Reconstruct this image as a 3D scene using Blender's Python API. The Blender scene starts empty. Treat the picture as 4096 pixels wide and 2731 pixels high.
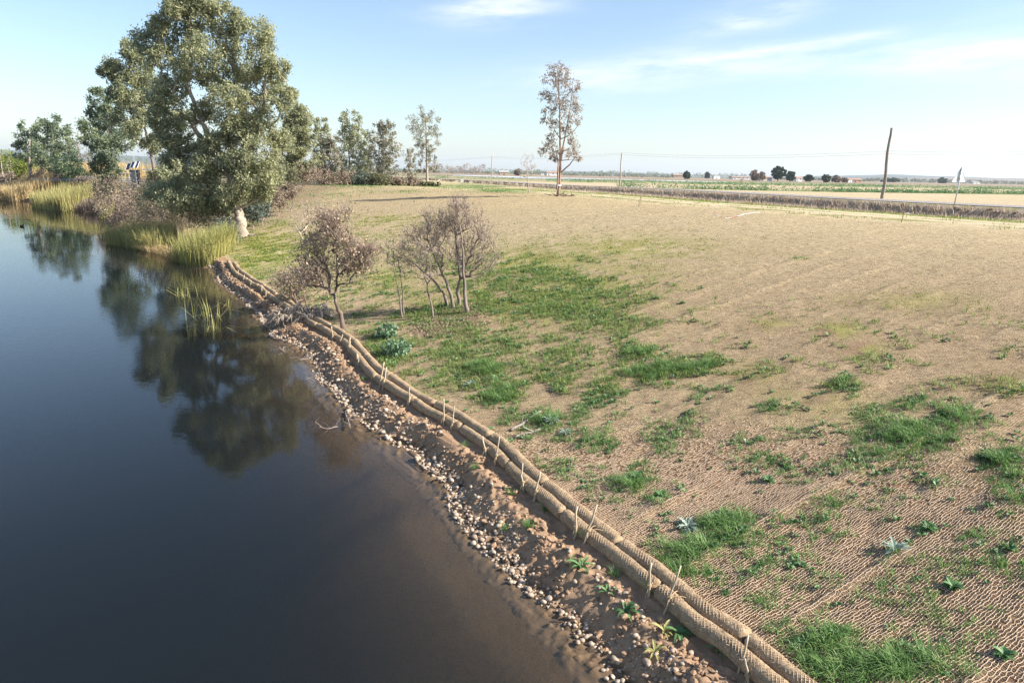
import bpy, math, random
import numpy as np

rng = np.random.default_rng(7)
random.seed(7)
scene = bpy.context.scene
col = scene.collection
rad = math.radians

# ------------------------------------------------------------------ camera
F = 2731.0
PITCH, ROLL, CZ = rad(13.86), rad(1.2), 1.85
cp, sp_ = math.cos(PITCH), math.sin(PITCH)
FW = np.array([0, cp, -sp_]); _r0 = np.array([1., 0, 0]); _u0 = np.array([0, sp_, cp])
RT = math.cos(ROLL) * _r0 + math.sin(ROLL) * _u0
UP = -math.sin(ROLL) * _r0 + math.cos(ROLL) * _u0
cam_d = bpy.data.cameras.new('camera')
cam_d.sensor_width = 36.0
cam_d.lens = 36.0 * F / 4096.0
cam_d.clip_start = 0.1
cam_d.clip_end = 60000
cam = bpy.data.objects.new('camera', cam_d)
col.objects.link(cam)
from mathutils import Matrix, Vector
cam.matrix_world = Matrix(((RT[0], UP[0], -FW[0], 0), (RT[1], UP[1], -FW[1], 0), (RT[2], UP[2], -FW[2], CZ), (0, 0, 0, 1)))
scene.camera = cam

# ------------------------------------------------------------------ light
SUN_EL, SUN_AZ = rad(33), rad(100)       # azimuth from +Y towards +X
SKY_STRENGTH, SUN_STRENGTH, EXPOSURE = 0.090, 5.0, 1.22
sun_d = bpy.data.lights.new('sun', 'SUN')
sun_d.energy = SUN_STRENGTH
sun_d.angle = rad(0.5)
sun_d.color = (1.0, 0.95, 0.86)
sun = bpy.data.objects.new('sun', sun_d)
col.objects.link(sun)
sdir = Vector((math.sin(SUN_AZ) * math.cos(SUN_EL), math.cos(SUN_AZ) * math.cos(SUN_EL), math.sin(SUN_EL)))
sun.rotation_euler = sdir.to_track_quat('Z', 'Y').to_euler()
sun.location = (30, -10, 40)

world = bpy.data.worlds.new('World')
scene.world = world
world.use_nodes = True
wn, wl = world.node_tree.nodes, world.node_tree.links
wn.clear()
w_out = wn.new('ShaderNodeOutputWorld')
w_bg = wn.new('ShaderNodeBackground')
w_sky = wn.new('ShaderNodeTexSky')
w_sky.sky_type = 'NISHITA'
w_sky.sun_disc = False
w_sky.sun_elevation = SUN_EL
w_sky.sun_rotation = SUN_AZ
w_sky.air_density = 1.0
w_sky.dust_density = 0.75
w_sky.ozone_density = 2.2
w_bg.inputs['Strength'].default_value = SKY_STRENGTH


def wmath(op, a, b=None):
    n = wn.new('ShaderNodeMath'); n.operation = op
    for i, v in enumerate((a, b)):
        if v is None: continue
        if isinstance(v, (int, float)): n.inputs[i].default_value = v
        else: wl.new(v, n.inputs[i])
    return n.outputs[0]


w_tc = wn.new('ShaderNodeTexCoord')
w_sep = wn.new('ShaderNodeSeparateXYZ')
wl.new(w_tc.outputs['Generated'], w_sep.inputs[0])
w_az = wmath('ARCTAN2', w_sep.outputs[0], w_sep.outputs[1])
w_el = wmath('ARCSINE', w_sep.outputs[2])
w_cmb = wn.new('ShaderNodeCombineXYZ')
wl.new(wmath('ADD', wmath('MULTIPLY', w_az, 3.0), wmath('MULTIPLY', w_el, -5.0)), w_cmb.inputs[0])
wl.new(wmath('MULTIPLY', w_el, 16.0), w_cmb.inputs[1])
w_noi = wn.new('ShaderNodeTexNoise')
w_noi.inputs['Scale'].default_value = 2.6
w_noi.inputs['Detail'].default_value = 8
w_noi.inputs['Roughness'].default_value = 0.62
wl.new(w_cmb.outputs[0], w_noi.inputs['Vector'])


def w_blob(az, el, raz, rel, tilt, amp):
    da = wmath('SUBTRACT', w_az, rad(az)); de = wmath('SUBTRACT', w_el, rad(el))
    de = wmath('SUBTRACT', de, wmath('MULTIPLY', da, tilt))
    a = wmath('DIVIDE', da, rad(raz)); b = wmath('DIVIDE', de, rad(rel))
    q = wmath('ADD', wmath('MULTIPLY', a, a), wmath('MULTIPLY', b, b))
    return wmath('MULTIPLY', wmath('EXPONENT', wmath('MULTIPLY', q, -1.0)), amp)


# thin cirrus seen in the photograph, and more of the same kind elsewhere in the sky
blobs = [(-1.5, 12.4, 4.5, 1.2, .12, 1.3), (17.6, 11.4, 4.0, .9, .16, .9), (9.0, 7.6, 9.0, 1.2, .06, .95),
         (22, 9.4, 8.0, .35, .10, .7), (35, 8.0, 15, 1.2, -.02, 1.15), (-60, 20, 14, 2.5, .1, .8), (70, 25, 16, 3, .1, .8),
         (120, 14, 18, 2, .0, .8), (-130, 17, 20, 3, .1, .8), (175, 28, 16, 4, .0, .7), (5, 34, 12, 3, .1, .7)]
w_sum = 0.0
for b in blobs:
    v = w_blob(*b)
    w_sum = v if isinstance(w_sum, float) else wmath('ADD', w_sum, v)
w_r = wn.new('ShaderNodeMapRange')
w_r.inputs['From Min'].default_value = 0.36
w_r.inputs['From Max'].default_value = 0.72
wl.new(w_noi.outputs['Fac'], w_r.inputs['Value'])
w_cl = wmath('MINIMUM', wmath('MULTIPLY', w_sum, wmath('ADD', wmath('MULTIPLY', w_r.outputs[0], 0.9), 0.12)), 0.8)
w_mix = wn.new('ShaderNodeMix'); w_mix.data_type = 'RGBA'
wl.new(w_cl, w_mix.inputs[0])
wl.new(w_sky.outputs[0], w_mix.inputs[6])
w_mix.inputs[7].default_value = (6.0, 6.1, 6.4, 1)
wl.new(w_mix.outputs[2], w_bg.inputs['Color'])
wl.new(w_bg.outputs[0], w_out.inputs['Surface'])

vs = scene.view_settings
vs.view_transform = 'Standard'; vs.look = 'None'; vs.gamma = 1.0; vs.use_curve_mapping = False
vs.exposure = EXPOSURE
cy = scene.cycles
cy.max_bounces = 6; cy.diffuse_bounces = 2; cy.glossy_bounces = 3; cy.transmission_bounces = 4
cy.transparent_max_bounces = 12; cy.volume_bounces = 0
cy.caustics_reflective = False; cy.caustics_refractive = False
cy.use_denoising = True
cy.denoiser = 'OPENIMAGEDENOISE'
cy.denoising_input_passes = 'RGB_ALBEDO_NORMAL'
cy.denoising_prefilter = 'NONE'
cy.sample_clamp_indirect = 6


# ------------------------------------------------------------------ projection helpers (photo pixels 4096 x 2731 -> rays)
def ray(u, v):
    return FW + RT * ((u - 2048) / F) + UP * ((1365.5 - v) / F)


def atz(u, v, z):
    d = ray(u, v); t = (z - CZ) / d[2]
    return np.array([d[0] * t, d[1] * t, z])


def atd(u, v, y):
    d = ray(u, v); t = y / d[1]
    return np.array([d[0] * t, y, CZ + d[2] * t])


def pix(P):
    q = np.asarray(P, float) - np.array([0, 0, CZ])
    z = q @ FW
    z = np.where(np.abs(z) < 1e-3, 1e-3, z)
    u = 2048 + F * (q @ RT) / z; v = 1365.5 - F * (q @ UP) / z
    bad = z < 0.5
    return np.where(bad, -1e5, u), np.where(bad, 1e5, v)


# ------------------------------------------------------------------ noise
def _hash(i, j, k=0):
    h = (i.astype(np.int64) * 374761393 + j.astype(np.int64) * 668265263 + np.int64(k) * 982451653) & 0x7fffffff
    h = ((h ^ (h >> 13)) * 1274126177) & 0x7fffffff
    return ((h ^ (h >> 16)) & 0xffff) / 65535.0


def vnoise(x, y, k=0):
    x = np.asarray(x, float); y = np.asarray(y, float)
    i = np.floor(x); j = np.floor(y)
    fx = x - i; fy = y - j
    fx = fx * fx * (3 - 2 * fx); fy = fy * fy * (3 - 2 * fy)
    a = _hash(i, j, k); b = _hash(i + 1, j, k); c = _hash(i, j + 1, k); d = _hash(i + 1, j + 1, k)
    return (a + (b - a) * fx) * (1 - fy) + (c + (d - c) * fx) * fy


def fbm(x, y, k=0, o=4):
    s = 0; a = 0.5; t = 0
    for q in range(o):
        s = s + a * vnoise(x * 2 ** q + 17.3 * q, y * 2 ** q - 9.1 * q, k + q); t += a; a *= 0.5
    return s / t


def smooth(a, b, x):
    t = np.clip((x - a) / (b - a), 0, 1)
    return t * t * (3 - 2 * t)


# ------------------------------------------------------------------ plan lines
TOE = np.array([(40, -60), (16, -16), (9, -3.5), (6.2, 1.8), (4.6, 4.8), (3.34, 7.22), (3.08, 7.8), (2.72, 8.25), (2.31, 9.11), (1.83, 10.02), (1.37, 10.81),
                (0.95, 11.58), (0.58, 12.33), (-0.36, 14.32), (-1.38, 15.92), (-2.25, 17.02), (-3.21, 18.37), (-3.95, 19.55),
                (-4.7, 21.1), (-5.6, 23.2), (-6.5, 24.75), (-7.7, 26.3), (-10.46, 30.75), (-12.5, 33.99), (-14.39, 36.86),
                (-16.44, 40.26), (-18.92, 45.23), (-22.5, 50), (-27, 55), (-34, 62), (-44, 77), (-55, 94), (-71, 107.5), (-98, 135), (-170, 190), (-500, 420)], float)
TOP = np.array([(90, -60), (50, -16), (36, 8), (29, 21), (23, 31.5), (17, 44), (10, 58), (4.5, 74), (-3, 82), (-10, 88), (-20, 92), (-28, 92),
                (-38, 95), (-55, 112), (-80, 134), (-120, 170), (-300, 330), (-520, 480)], float)
ROADN = np.array([(120, -60), (75, 4), (52, 35), (38.6, 52.8), (34.5, 60), (27.5, 79), (18, 108), (5, 150), (-10, 190), (-25, 215), (-60, 260), (-150, 340), (-600, 700)], float)


def pdist(line, x, y):
    """signed distance to a polyline (positive to the right of its direction) and arc length of the foot"""
    best = np.full(x.shape, 1e18); sgn = np.ones(x.shape); arc = np.zeros(x.shape); L = 0.0
    for a, b in zip(line[:-1], line[1:]):
        d = b - a; l2 = d @ d; l = math.sqrt(l2)
        t = np.clip(((x - a[0]) * d[0] + (y - a[1]) * d[1]) / l2, 0, 1)
        px = a[0] + t * d[0]; py = a[1] + t * d[1]
        q = (x - px) ** 2 + (y - py) ** 2
        c = (x - a[0]) * d[1] - (y - a[1]) * d[0]
        m = q < best - 1e-12
        best = np.where(m, q, best); sgn = np.where(m, np.where(c >= 0, 1., -1.), sgn); arc = np.where(m, L + t * l, arc)
        L += l
    return np.sqrt(best) * sgn, arc


_seg = np.linalg.norm(np.diff(TOE, axis=0), axis=1)
TOE_ARC = np.concatenate([[0], np.cumsum(_seg)])


def toe_at(s):
    s = np.asarray(s, float)
    x = np.interp(s, TOE_ARC, TOE[:, 0]); y = np.interp(s, TOE_ARC, TOE[:, 1])
    e = 0.6
    dx = np.interp(s + e, TOE_ARC, TOE[:, 0]) - np.interp(s - e, TOE_ARC, TOE[:, 0])
    dy = np.interp(s + e, TOE_ARC, TOE[:, 1]) - np.interp(s - e, TOE_ARC, TOE[:, 1])
    l = np.hypot(dx, dy)
    return x, y, dx / l, dy / l


ZT, ZW = -4.2, -4.65          # level of the toe, level of the water
UPS = np.array([0.86, 0.51])  # direction in which the netting rolls run, up the slope
ALG = np.array([-0.51, 0.86])
WSTRIP = lambda arc: 1.22 - .38 * smooth(TOE_ARC[21], TOE_ARC[24], arc) + 0.35 * (fbm(arc * .45, arc * 0, 31, 3) - .5) * 2


def plain(x, y):
    r = np.hypot(x, y)
    return -0.3 + 0.15 * (fbm(x * .02, y * .02, 5, 2) - .5) - 0.15 * smooth(90, 160, r)


def seam_at(x, y):
    a = x * UPS[0] + y * UPS[1]; b = x * ALG[0] + y * ALG[1]
    roll = b / 1.6 + .5 * (fbm(a * .12, b * .2, 77, 2) - .5) + .5 * (fbm(b * .35, b * 0, 78, 2) - .5)
    fr = np.abs(roll - np.round(roll)) * 2.0
    return np.exp(-(fr / (.055 + .0018 * np.hypot(x, y))) ** 2) * smooth(.44, .58, fbm(a * .35, np.round(roll) * 3.1, 41, 3))


def ground(x, y, fine=True):
    x = np.asarray(x, float); y = np.asarray(y, float)
    dt, arc = pdist(TOE, x, y); dp, _ = pdist(TOP, x, y); dr, ra = pdist(ROADN, x, y)
    # bank
    t = np.clip(dt / (dt + np.maximum(-dp, 0) + 1e-6), 0, 1)
    f = np.sin(t * math.pi / 2) ** 1.15
    zp = plain(x, y)
    z = ZT + (zp - ZT) * f
    z = np.where(dp > 0, zp, z)
    # ditch and road bank
    c = -dr
    road = 0.0 - 0.45 * smooth(90, 160, np.hypot(x, y))
    zd = np.where(c < 1.6, road - 1.1 * smooth(0.0, 1.6, c), np.where(c < 2.6, road - 1.1, road - 1.1 + (zp + 1.1 - road) * smooth(2.6, 15, c)))
    z = np.where((c > 0) & (c < 15) & (dp > 1), zd, z)
    z = np.where(dr >= 0, np.where(dr < 7.5, road, road + (plain(x, y) + .3 - .12) * smooth(7.5, 16, dr) * .6 + 0), z)
    # shore, river bed
    w = WSTRIP(arc)
    e = -dt
    sh = np.where(e < .45, ZT - .10 * smooth(0, .45, e), np.where(e < w, ZT - .10 + .05 * np.sin(np.clip((e - .45) / (w - .45), 0, 1) * math.pi) - (.35) * smooth(.45, w, e) ** 1.3, 0))
    bed = ZW - .13 * (e - w) - .25 * np.maximum(e - w - 1.2, 0) - .9 * smooth(2, 10, e - w)
    sh = np.where(e >= w, np.maximum(bed, -9.0), sh)
    z = np.where(dt < 0, sh, z)
    if fine:
        a = x * UPS[0] + y * UPS[1]; b = x * ALG[0] + y * ALG[1]
        land = smooth(0.1, 1.5, dt) * (1 - smooth(-1, 3, dp))
        k = np.clip(1.25 - np.hypot(x, y) / 32, .32, 1)
        roll = b / 1.6 + .5 * (fbm(a * .12, b * .2, 77, 2) - .5) + .5 * (fbm(b * .35, b * 0, 78, 2) - .5)
        fr = np.abs(roll - np.round(roll)) * 2.0
        seam = np.exp(-(fr / (.05 + .002 * np.hypot(x, y))) ** 2) * smooth(.44, .58, fbm(a * .35, np.round(roll) * 3.1, 41, 3))
        z = z + land * (.065 * seam) + land * k * (.17 * (fbm(a * .28, b * 1.3, 3, 4) - .5) + .11 * (fbm(a * 1.1, b * 3.2, 9, 3) - .5) + .05 * (fbm(a * 3.3, b * 5.5, 15, 2) - .5))
        shore = smooth(-2.4, -.6, dt) * (1 - smooth(-.3, .3, dt))
        z = z + shore * (.16 * (fbm(x * 2.2, y * 2.2, 13, 4) - .5))
        other = (1 - land) * (1 - smooth(-.4, .2, -dt)) * np.where((dr > -.2) & (dr < 7.5), 0, 1)
        z = z + other * np.where((c > 0) & (c < 6.5), .35, .06) * (fbm(x * .9, y * .9, 19, 4) - .5)
    return z


def g1(x, y):
    return float(ground(np.array([x]), np.array([y]))[0])


def hit(u, v, far=420.0):
    """where the sight line of a photo pixel meets the ground"""
    d = ray(u, v); d = d / np.linalg.norm(d)
    t = np.concatenate([np.arange(5, 60, .05), np.arange(60, far, .25)])
    P = np.array([0, 0, CZ]) + t[:, None] * d
    g = ground(P[:, 0], P[:, 1], False)
    m = np.nonzero(P[:, 2] < g)[0]
    i = m[0] if len(m) else len(t) - 1
    p = P[i]
    return np.array([p[0], p[1], g1(p[0], p[1])])


# ------------------------------------------------------------------ mesh helpers
def put(name, V, faces, mat, root=None, base=None, smooth_=False, attrs=None, colors=None):
    """one mesh object; faces: (n,3)/(n,4) arrays or list of them"""
    V = np.asarray(V, np.float32)
    org = np.zeros(3)
    if root is not None:
        org = np.array(root.location); par = root.parent
        while par is not None:
            org = org + np.array(par.location); par = par.parent
    elif base is not None:
        org = np.asarray(base, float)
    V = V - org.astype(np.float32)
    if not isinstance(faces, (list, tuple)): faces = [faces]
    faces = [np.asarray(f, np.int32) for f in faces if len(f)]
    me = bpy.data.meshes.new(name)
    me.vertices.add(len(V)); me.vertices.foreach_set('co', V.ravel())
    lp = np.concatenate([f.ravel() for f in faces])
    n = np.concatenate([np.full(len(f), f.shape[1], np.int32) for f in faces])
    st = np.concatenate([[0], np.cumsum(n)[:-1]]).astype(np.int32)
    me.loops.add(len(lp)); me.loops.foreach_set('vertex_index', lp)
    me.polygons.add(len(n)); me.polygons.foreach_set('loop_start', st)
    me.polygons.foreach_set('use_smooth', np.full(len(n), bool(smooth_)))
    for k, (dom, val) in (attrs or {}).items():
        at = me.attributes.new(k, 'FLOAT', dom); at.data.foreach_set('value', np.asarray(val, np.float32))
    for k, val in (colors or {}).items():
        at = me.attributes.new(k, 'FLOAT_COLOR', 'POINT')
        c = np.ones((len(V), 4), np.float32); c[:, :3] = val
        at.data.foreach_set('color', c.ravel())
    me.update(calc_edges=True)
    if mat is not None: me.materials.append(mat)
    o = bpy.data.objects.new(name, me)
    col.objects.link(o)
    if root is not None: o.parent = root
    else: o.location = org
    return o


def thing(name, loc, label, cat, group=None):
    o = bpy.data.objects.new(name, None)
    o.location = [float(q) for q in loc]; o.empty_display_size = .2
    col.objects.link(o)
    return tag(o, label, cat, group)


def tag(o, label=None, cat=None, group=None, kind=None):
    if label: o['label'] = label
    if cat: o['category'] = cat
    if group: o['group'] = group
    if kind: o['kind'] = kind
    return o


def frames(D):
    D = D / np.maximum(np.linalg.norm(D, axis=1, keepdims=True), 1e-9)
    ref = np.where(np.abs(D[:, 2:3]) > .9, np.array([[1., 0, 0]]), np.array([[0, 0, 1.]]))
    A = np.cross(D, ref); A /= np.linalg.norm(A, axis=1, keepdims=True)
    return D, A, np.cross(D, A)


def prisms(P0, P1, R0, R1, n=4):
    """tapered prisms for many separate segments"""
    P0 = np.asarray(P0, float); P1 = np.asarray(P1, float)
    R0 = np.broadcast_to(np.asarray(R0, float), (len(P0),)); R1 = np.broadcast_to(np.asarray(R1, float), (len(P0),))
    _, A, B = frames(P1 - P0)
    th = np.arange(n) * 2 * math.pi / n
    c = np.cos(th)[None, :, None]; s = np.sin(th)[None, :, None]
    O = A[:, None] * c + B[:, None] * s
    V = np.concatenate([P0[:, None] + O * R0[:, None, None], P1[:, None] + O * R1[:, None, None]], 1).reshape(-1, 3)
    b = (np.arange(len(P0)) * 2 * n)[:, None]
    i = np.arange(n); j = (i + 1) % n
    f = np.stack([b + i, b + j, b + n + j, b + n + i], -1).reshape(-1, 4)
    return V, f


def tube(P, R, n=10, cap=True):
    """one continuous tube along a polyline"""
    P = np.asarray(P, float); R = np.broadcast_to(np.asarray(R, float), (len(P),))
    D = np.gradient(P, axis=0)
    D /= np.linalg.norm(D, axis=1, keepdims=True)
    A = np.zeros_like(P)
    a = np.cross(D[0], [0.31, .17, .93] if abs(D[0][2]) < .9 else [1, .1, 0]); a /= np.linalg.norm(a)
    for i in range(len(P)):
        a = a - D[i] * (a @ D[i]); a /= np.linalg.norm(a); A[i] = a
    B = np.cross(D, A)
    th = np.arange(n) * 2 * math.pi / n
    V = (P[:, None] + (A[:, None] * np.cos(th)[None, :, None] + B[:, None] * np.sin(th)[None, :, None]) * R[:, None, None]).reshape(-1, 3)
    i = np.arange(n); j = (i + 1) % n
    f = np.concatenate([np.stack([k * n + i, k * n + j, (k + 1) * n + j, (k + 1) * n + i], -1) for k in range(len(P) - 1)])
    faces = [f]
    if cap:
        V = np.concatenate([V, P[:1], P[-1:]])
        c0 = len(V) - 2; m = (len(P) - 1) * n
        faces.append(np.concatenate([np.stack([j, i, np.full(n, c0)], -1), np.stack([m + i, m + j, np.full(n, c0 + 1)], -1)]))
    return V, faces


class Acc:
    """collects pieces of one mesh"""
    def __init__(s): s.v = []; s.f = {3: [], 4: []}; s.n = 0
    def add(s, V, faces):
        if not isinstance(faces, (list, tuple)): faces = [faces]
        for f in faces:
            f = np.asarray(f, np.int64); s.f[f.shape[1]].append(f + s.n)
        s.v.append(np.asarray(V, float)); s.n += len(V); return s
    def box(s, lo, hi, rz=0, c=None):
        lo = np.array(lo, float); hi = np.array(hi, float)
        V = np.array([[(lo, hi)[i][0], (lo, hi)[j][1], (lo, hi)[k][2]] for i in (0, 1) for j in (0, 1) for k in (0, 1)])
        if rz:
            c0 = np.array(c if c is not None else (lo + hi) / 2); q = V - c0
            V = np.stack([q[:, 0] * math.cos(rz) - q[:, 1] * math.sin(rz), q[:, 0] * math.sin(rz) + q[:, 1] * math.cos(rz), q[:, 2]], 1) + c0
        return s.add(V, [np.array([[0, 1, 3, 2], [4, 6, 7, 5], [0, 4, 5, 1], [2, 3, 7, 6], [0, 2, 6, 4], [1, 5, 7, 3]])])
    def put(s, name, mat, root=None, base=None, smooth_=False, **k):
        return put(name, np.concatenate(s.v), [np.concatenate(s.f[q]) for q in (3, 4) if s.f[q]], mat, root, base, smooth_, **k)


# ------------------------------------------------------------------ materials
def new_mat(name):
    m = bpy.data.materials.new(name); m.use_nodes = True
    nt = m.node_tree; b = nt.nodes['Principled BSDF']
    b.inputs['Specular IOR Level'].default_value = .2
    return m, nt, b


def node(nt, t, **k):
    n = nt.nodes.new(t)
    for a, v in k.items():
        if a[0].isupper(): n.inputs[a.replace('_', ' ')].default_value = v
        else: setattr(n, a, v)
    return n


def mixc(nt, fac, a, b, blend='MIX'):
    n = node(nt, 'ShaderNodeMix', data_type='RGBA', blend_type=blend)
    for i, v in ((0, fac), (6, a), (7, b)):
        if isinstance(v, (int, float)): n.inputs[i].default_value = v
        elif isinstance(v, tuple): n.inputs[i].default_value = (*v, 1)
        else: nt.links.new(v, n.inputs[i])
    return n.outputs[2]


def mth(nt, op, a, b=None, c=None):
    n = node(nt, 'ShaderNodeMath', operation=op)
    for i, v in enumerate((a, b, c)):
        if v is None: continue
        if isinstance(v, (int, float)): n.inputs[i].default_value = v
        else: nt.links.new(v, n.inputs[i])
    return n.outputs[0]


def plain_mat(name, c1, c2, scale=20, rough=.85, bump=.3, metal=0.0, detail=5, coord='Object', stretch=None, spec=.2):
    m, nt, b = new_mat(name)
    tc = node(nt, 'ShaderNodeTexCoord')
    src = tc.outputs[coord]
    if stretch:
        mp = node(nt, 'ShaderNodeMapping'); mp.inputs['Scale'].default_value = stretch
        nt.links.new(src, mp.inputs[0]); src = mp.outputs[0]
    nz = node(nt, 'ShaderNodeTexNoise', Scale=scale, Detail=detail, Roughness=.65)
    nt.links.new(src, nz.inputs['Vector'])
    r = node(nt, 'ShaderNodeMapRange', From_Min=.3, From_Max=.7)
    nt.links.new(nz.outputs['Fac'], r.inputs['Value'])
    nt.links.new(mixc(nt, r.outputs[0], c1, c2), b.inputs['Base Color'])
    b.inputs['Roughness'].default_value = rough; b.inputs['Metallic'].default_value = metal
    b.inputs['Specular IOR Level'].default_value = spec
    if bump:
        bp = node(nt, 'ShaderNodeBump', Strength=bump, Distance=.02)
        nt.links.new(nz.outputs['Fac'], bp.inputs['Height']); nt.links.new(bp.outputs[0], b.inputs['Normal'])
    return m


def leaf_mat(name, c1, c2, c3, trans=.3, rough=.55, spec=.25):
    """three tints picked by the face attribute 'tint'"""
    m, nt, b = new_mat(name)
    at = node(nt, 'ShaderNodeAttribute', attribute_name='tint')
    rp = node(nt, 'ShaderNodeValToRGB')
    e = rp.color_ramp.elements
    e[0].color = (*c1, 1); e[1].color = (*c3, 1); e[1].position = 1
    q = e.new(.5); q.color = (*c2, 1)
    nt.links.new(at.outputs['Fac'], rp.inputs[0])
    nt.links.new(rp.outputs[0], b.inputs['Base Color'])
    b.inputs['Roughness'].default_value = rough; b.inputs['Specular IOR Level'].default_value = spec
    tr = node(nt, 'ShaderNodeBsdfTranslucent'); nt.links.new(rp.outputs[0], tr.inputs[0])
    mx = node(nt, 'ShaderNodeMixShader'); mx.inputs[0].default_value = trans
    nt.links.new(b.outputs[0], mx.inputs[1]); nt.links.new(tr.outputs[0], mx.inputs[2])
    nt.links.new(mx.outputs[0], nt.nodes['Material Output'].inputs[0])
    return m


M = {}
M['bark_euc'] = plain_mat('eucalyptus_bark', (.50, .42, .34), (.20, .145, .105), 1.6, .8, .5, stretch=(1, 1, .35))
M['bark_dark'] = plain_mat('dark_bark', (.22, .165, .13), (.10, .072, .056), 6, .9, .6, stretch=(1, 1, .3))
M['bark_grey'] = plain_mat('grey_bark', (.30, .24, .20), (.13, .10, .085), 5, .9, .5, stretch=(1, 1, .3))
M['bark_red'] = plain_mat('reddish_bark', (.40, .30, .24), (.21, .13, .09), 3, .85, .4, stretch=(1, 1, .3))
M['twig'] = plain_mat('twig_bark', (.44, .35, .30), (.26, .195, .165), 8, .9, 0)
M['twig_pale'] = plain_mat('pale_dry_twig', (.50, .42, .34), (.30, .235, .185), 8, .9, 0)
M['euc'] = leaf_mat('eucalyptus_leaf', (.165, .19, .11), (.36, .37, .21), (.53, .52, .31), .44)
M['euc_far'] = leaf_mat('eucalyptus_leaf_far', (.085, .125, .085), (.18, .225, .13), (.29, .32, .17), .32)
M['euc_thin'] = leaf_mat('eucalyptus_leaf_dry', (.15, .17, .115), (.29, .285, .205), (.43, .37, .29), .32)
M['lone'] = leaf_mat('dry_eucalyptus_leaf', (.20, .175, .145), (.36, .30, .25), (.50, .41, .35), .35)
M['dead_leaf'] = leaf_mat('dead_leaf', (.22, .155, .10), (.40, .29, .205), (.57, .44, .33), .35, .8, .1)
M['pine'] = leaf_mat('pine_foliage', (.03, .055, .03), (.06, .10, .05), (.10, .145, .07), .25)
M['shrub'] = leaf_mat('shrub_leaf', (.07, .085, .045), (.145, .15, .08), (.24, .215, .125), .25)
M['scrub'] = leaf_mat('dry_scrub', (.15, .11, .085), (.29, .225, .17), (.42, .34, .26), .3, .85, .1)
M['grey_shrub'] = leaf_mat('grey_green_shrub', (.06, .08, .06), (.11, .14, .11), (.19, .21, .17), .2)
M['grass'] = leaf_mat('green_grass', (.065, .135, .04), (.145, .275, .07), (.31, .42, .16), .42, .45, .35)
M['meadow'] = leaf_mat('meadow_grass', (.105, .17, .045), (.21, .29, .08), (.34, .40, .15), .42, .6, .2)
M['moss'] = leaf_mat('young_yellow_grass', (.13, .17, .03), (.20, .24, .045), (.29, .29, .08), .3, .7, .1)
M['weed'] = leaf_mat('broad_weed_leaf', (.06, .13, .05), (.12, .235, .085), (.22, .34, .15), .35, .5, .3)
M['kale'] = leaf_mat('blue_green_leaf', (.085, .155, .085), (.165, .26, .14), (.29, .39, .25), .32, .5, .3)
M['thistle'] = leaf_mat('silver_thistle_leaf', (.14, .20, .15), (.27, .34, .27), (.44, .49, .42), .2, .5, .3)
M['reed'] = leaf_mat('reed_blade', (.20, .23, .065), (.40, .38, .13), (.58, .50, .23), .35, .6, .2)
M['reed_green'] = leaf_mat('green_cattail_blade', (.22, .22, .075), (.41, .375, .145), (.57, .49, .24), .35, .6, .2)
M['reed_dry'] = leaf_mat('dry_reed', (.36, .26, .13), (.54, .41, .21), (.66, .53, .32), .35, .8, .1)
M['dry_grass'] = leaf_mat('dry_grass', (.30, .23, .17), (.50, .395, .295), (.66, .55, .42), .45, .85, .1)
M['wood'] = plain_mat('peeled_stake_wood', (.56, .46, .32), (.33, .25, .17), 14, .8, .4, stretch=(1, 1, .2))
M['wood_grey'] = plain_mat('weathered_wood', (.34, .29, .25), (.17, .14, .12), 10, .85, .4, stretch=(1, 1, .15))
M['rope'] = plain_mat('coir_rope', (.52, .38, .23), (.34, .23, .13), 60, .9, .4)
M['metal'] = plain_mat('galvanised_steel', (.58, .60, .62), (.48, .50, .52), 30, .45, .05, .6)
M['sign_back'] = plain_mat('sign_back_aluminium', (.62, .63, .64), (.55, .56, .57), 6, .5, .05, .2)
M['white'] = plain_mat('white_render', (.80, .79, .76), (.72, .71, .68), 1.5, .8, .1)
M['cream'] = plain_mat('cream_render', (.66, .59, .46), (.56, .50, .38), 1.5, .8, .1)
M['brick'] = plain_mat('brick_wall', (.46, .31, .23), (.38, .25, .18), 2, .85, .1)
M['block'] = plain_mat('bare_block_wall', (.47, .37, .27), (.38, .29, .21), 1.5, .9, .2)
M['tile'] = plain_mat('clay_roof_tile', (.40, .27, .205), (.31, .20, .15), 3, .85, .2)
M['roof_grey'] = plain_mat('grey_sheet_roof', (.42, .41, .40), (.33, .32, .31), 3, .6, .1)
M['dark'] = plain_mat('dark_opening', (.04, .04, .045), (.025, .025, .03), 3, .6, 0)
M['steelblue'] = plain_mat('painted_blue_steel', (.14, .15, .165), (.10, .11, .125), 4, .5, .05)
M['panel'] = plain_mat('solar_cell', (.018, .024, .05), (.03, .04, .075), 4, .15, 0, spec=.6)
M['red'] = plain_mat('red_plastic', (.55, .16, .15), (.45, .11, .11), 8, .5, 0)
M['concrete'] = plain_mat('concrete', (.50, .48, .45), (.38, .365, .34), 3, .85, .2)
M['plastic'] = plain_mat('white_crop_cover', (.80, .80, .80), (.66, .66, .66), .5, .5, .1)
M['hill_a'] = plain_mat('wooded_hill', (.10, .10, .075), (.055, .07, .05), .012, .9, 0, detail=8)
M['hill_b'] = plain_mat('dry_hill', (.27, .20, .15), (.12, .115, .085), .010, .9, 0, detail=8)
M['duck'] = plain_mat('dark_feathers', (.06, .05, .045), (.03, .028, .026), 20, .6, 0)

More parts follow.
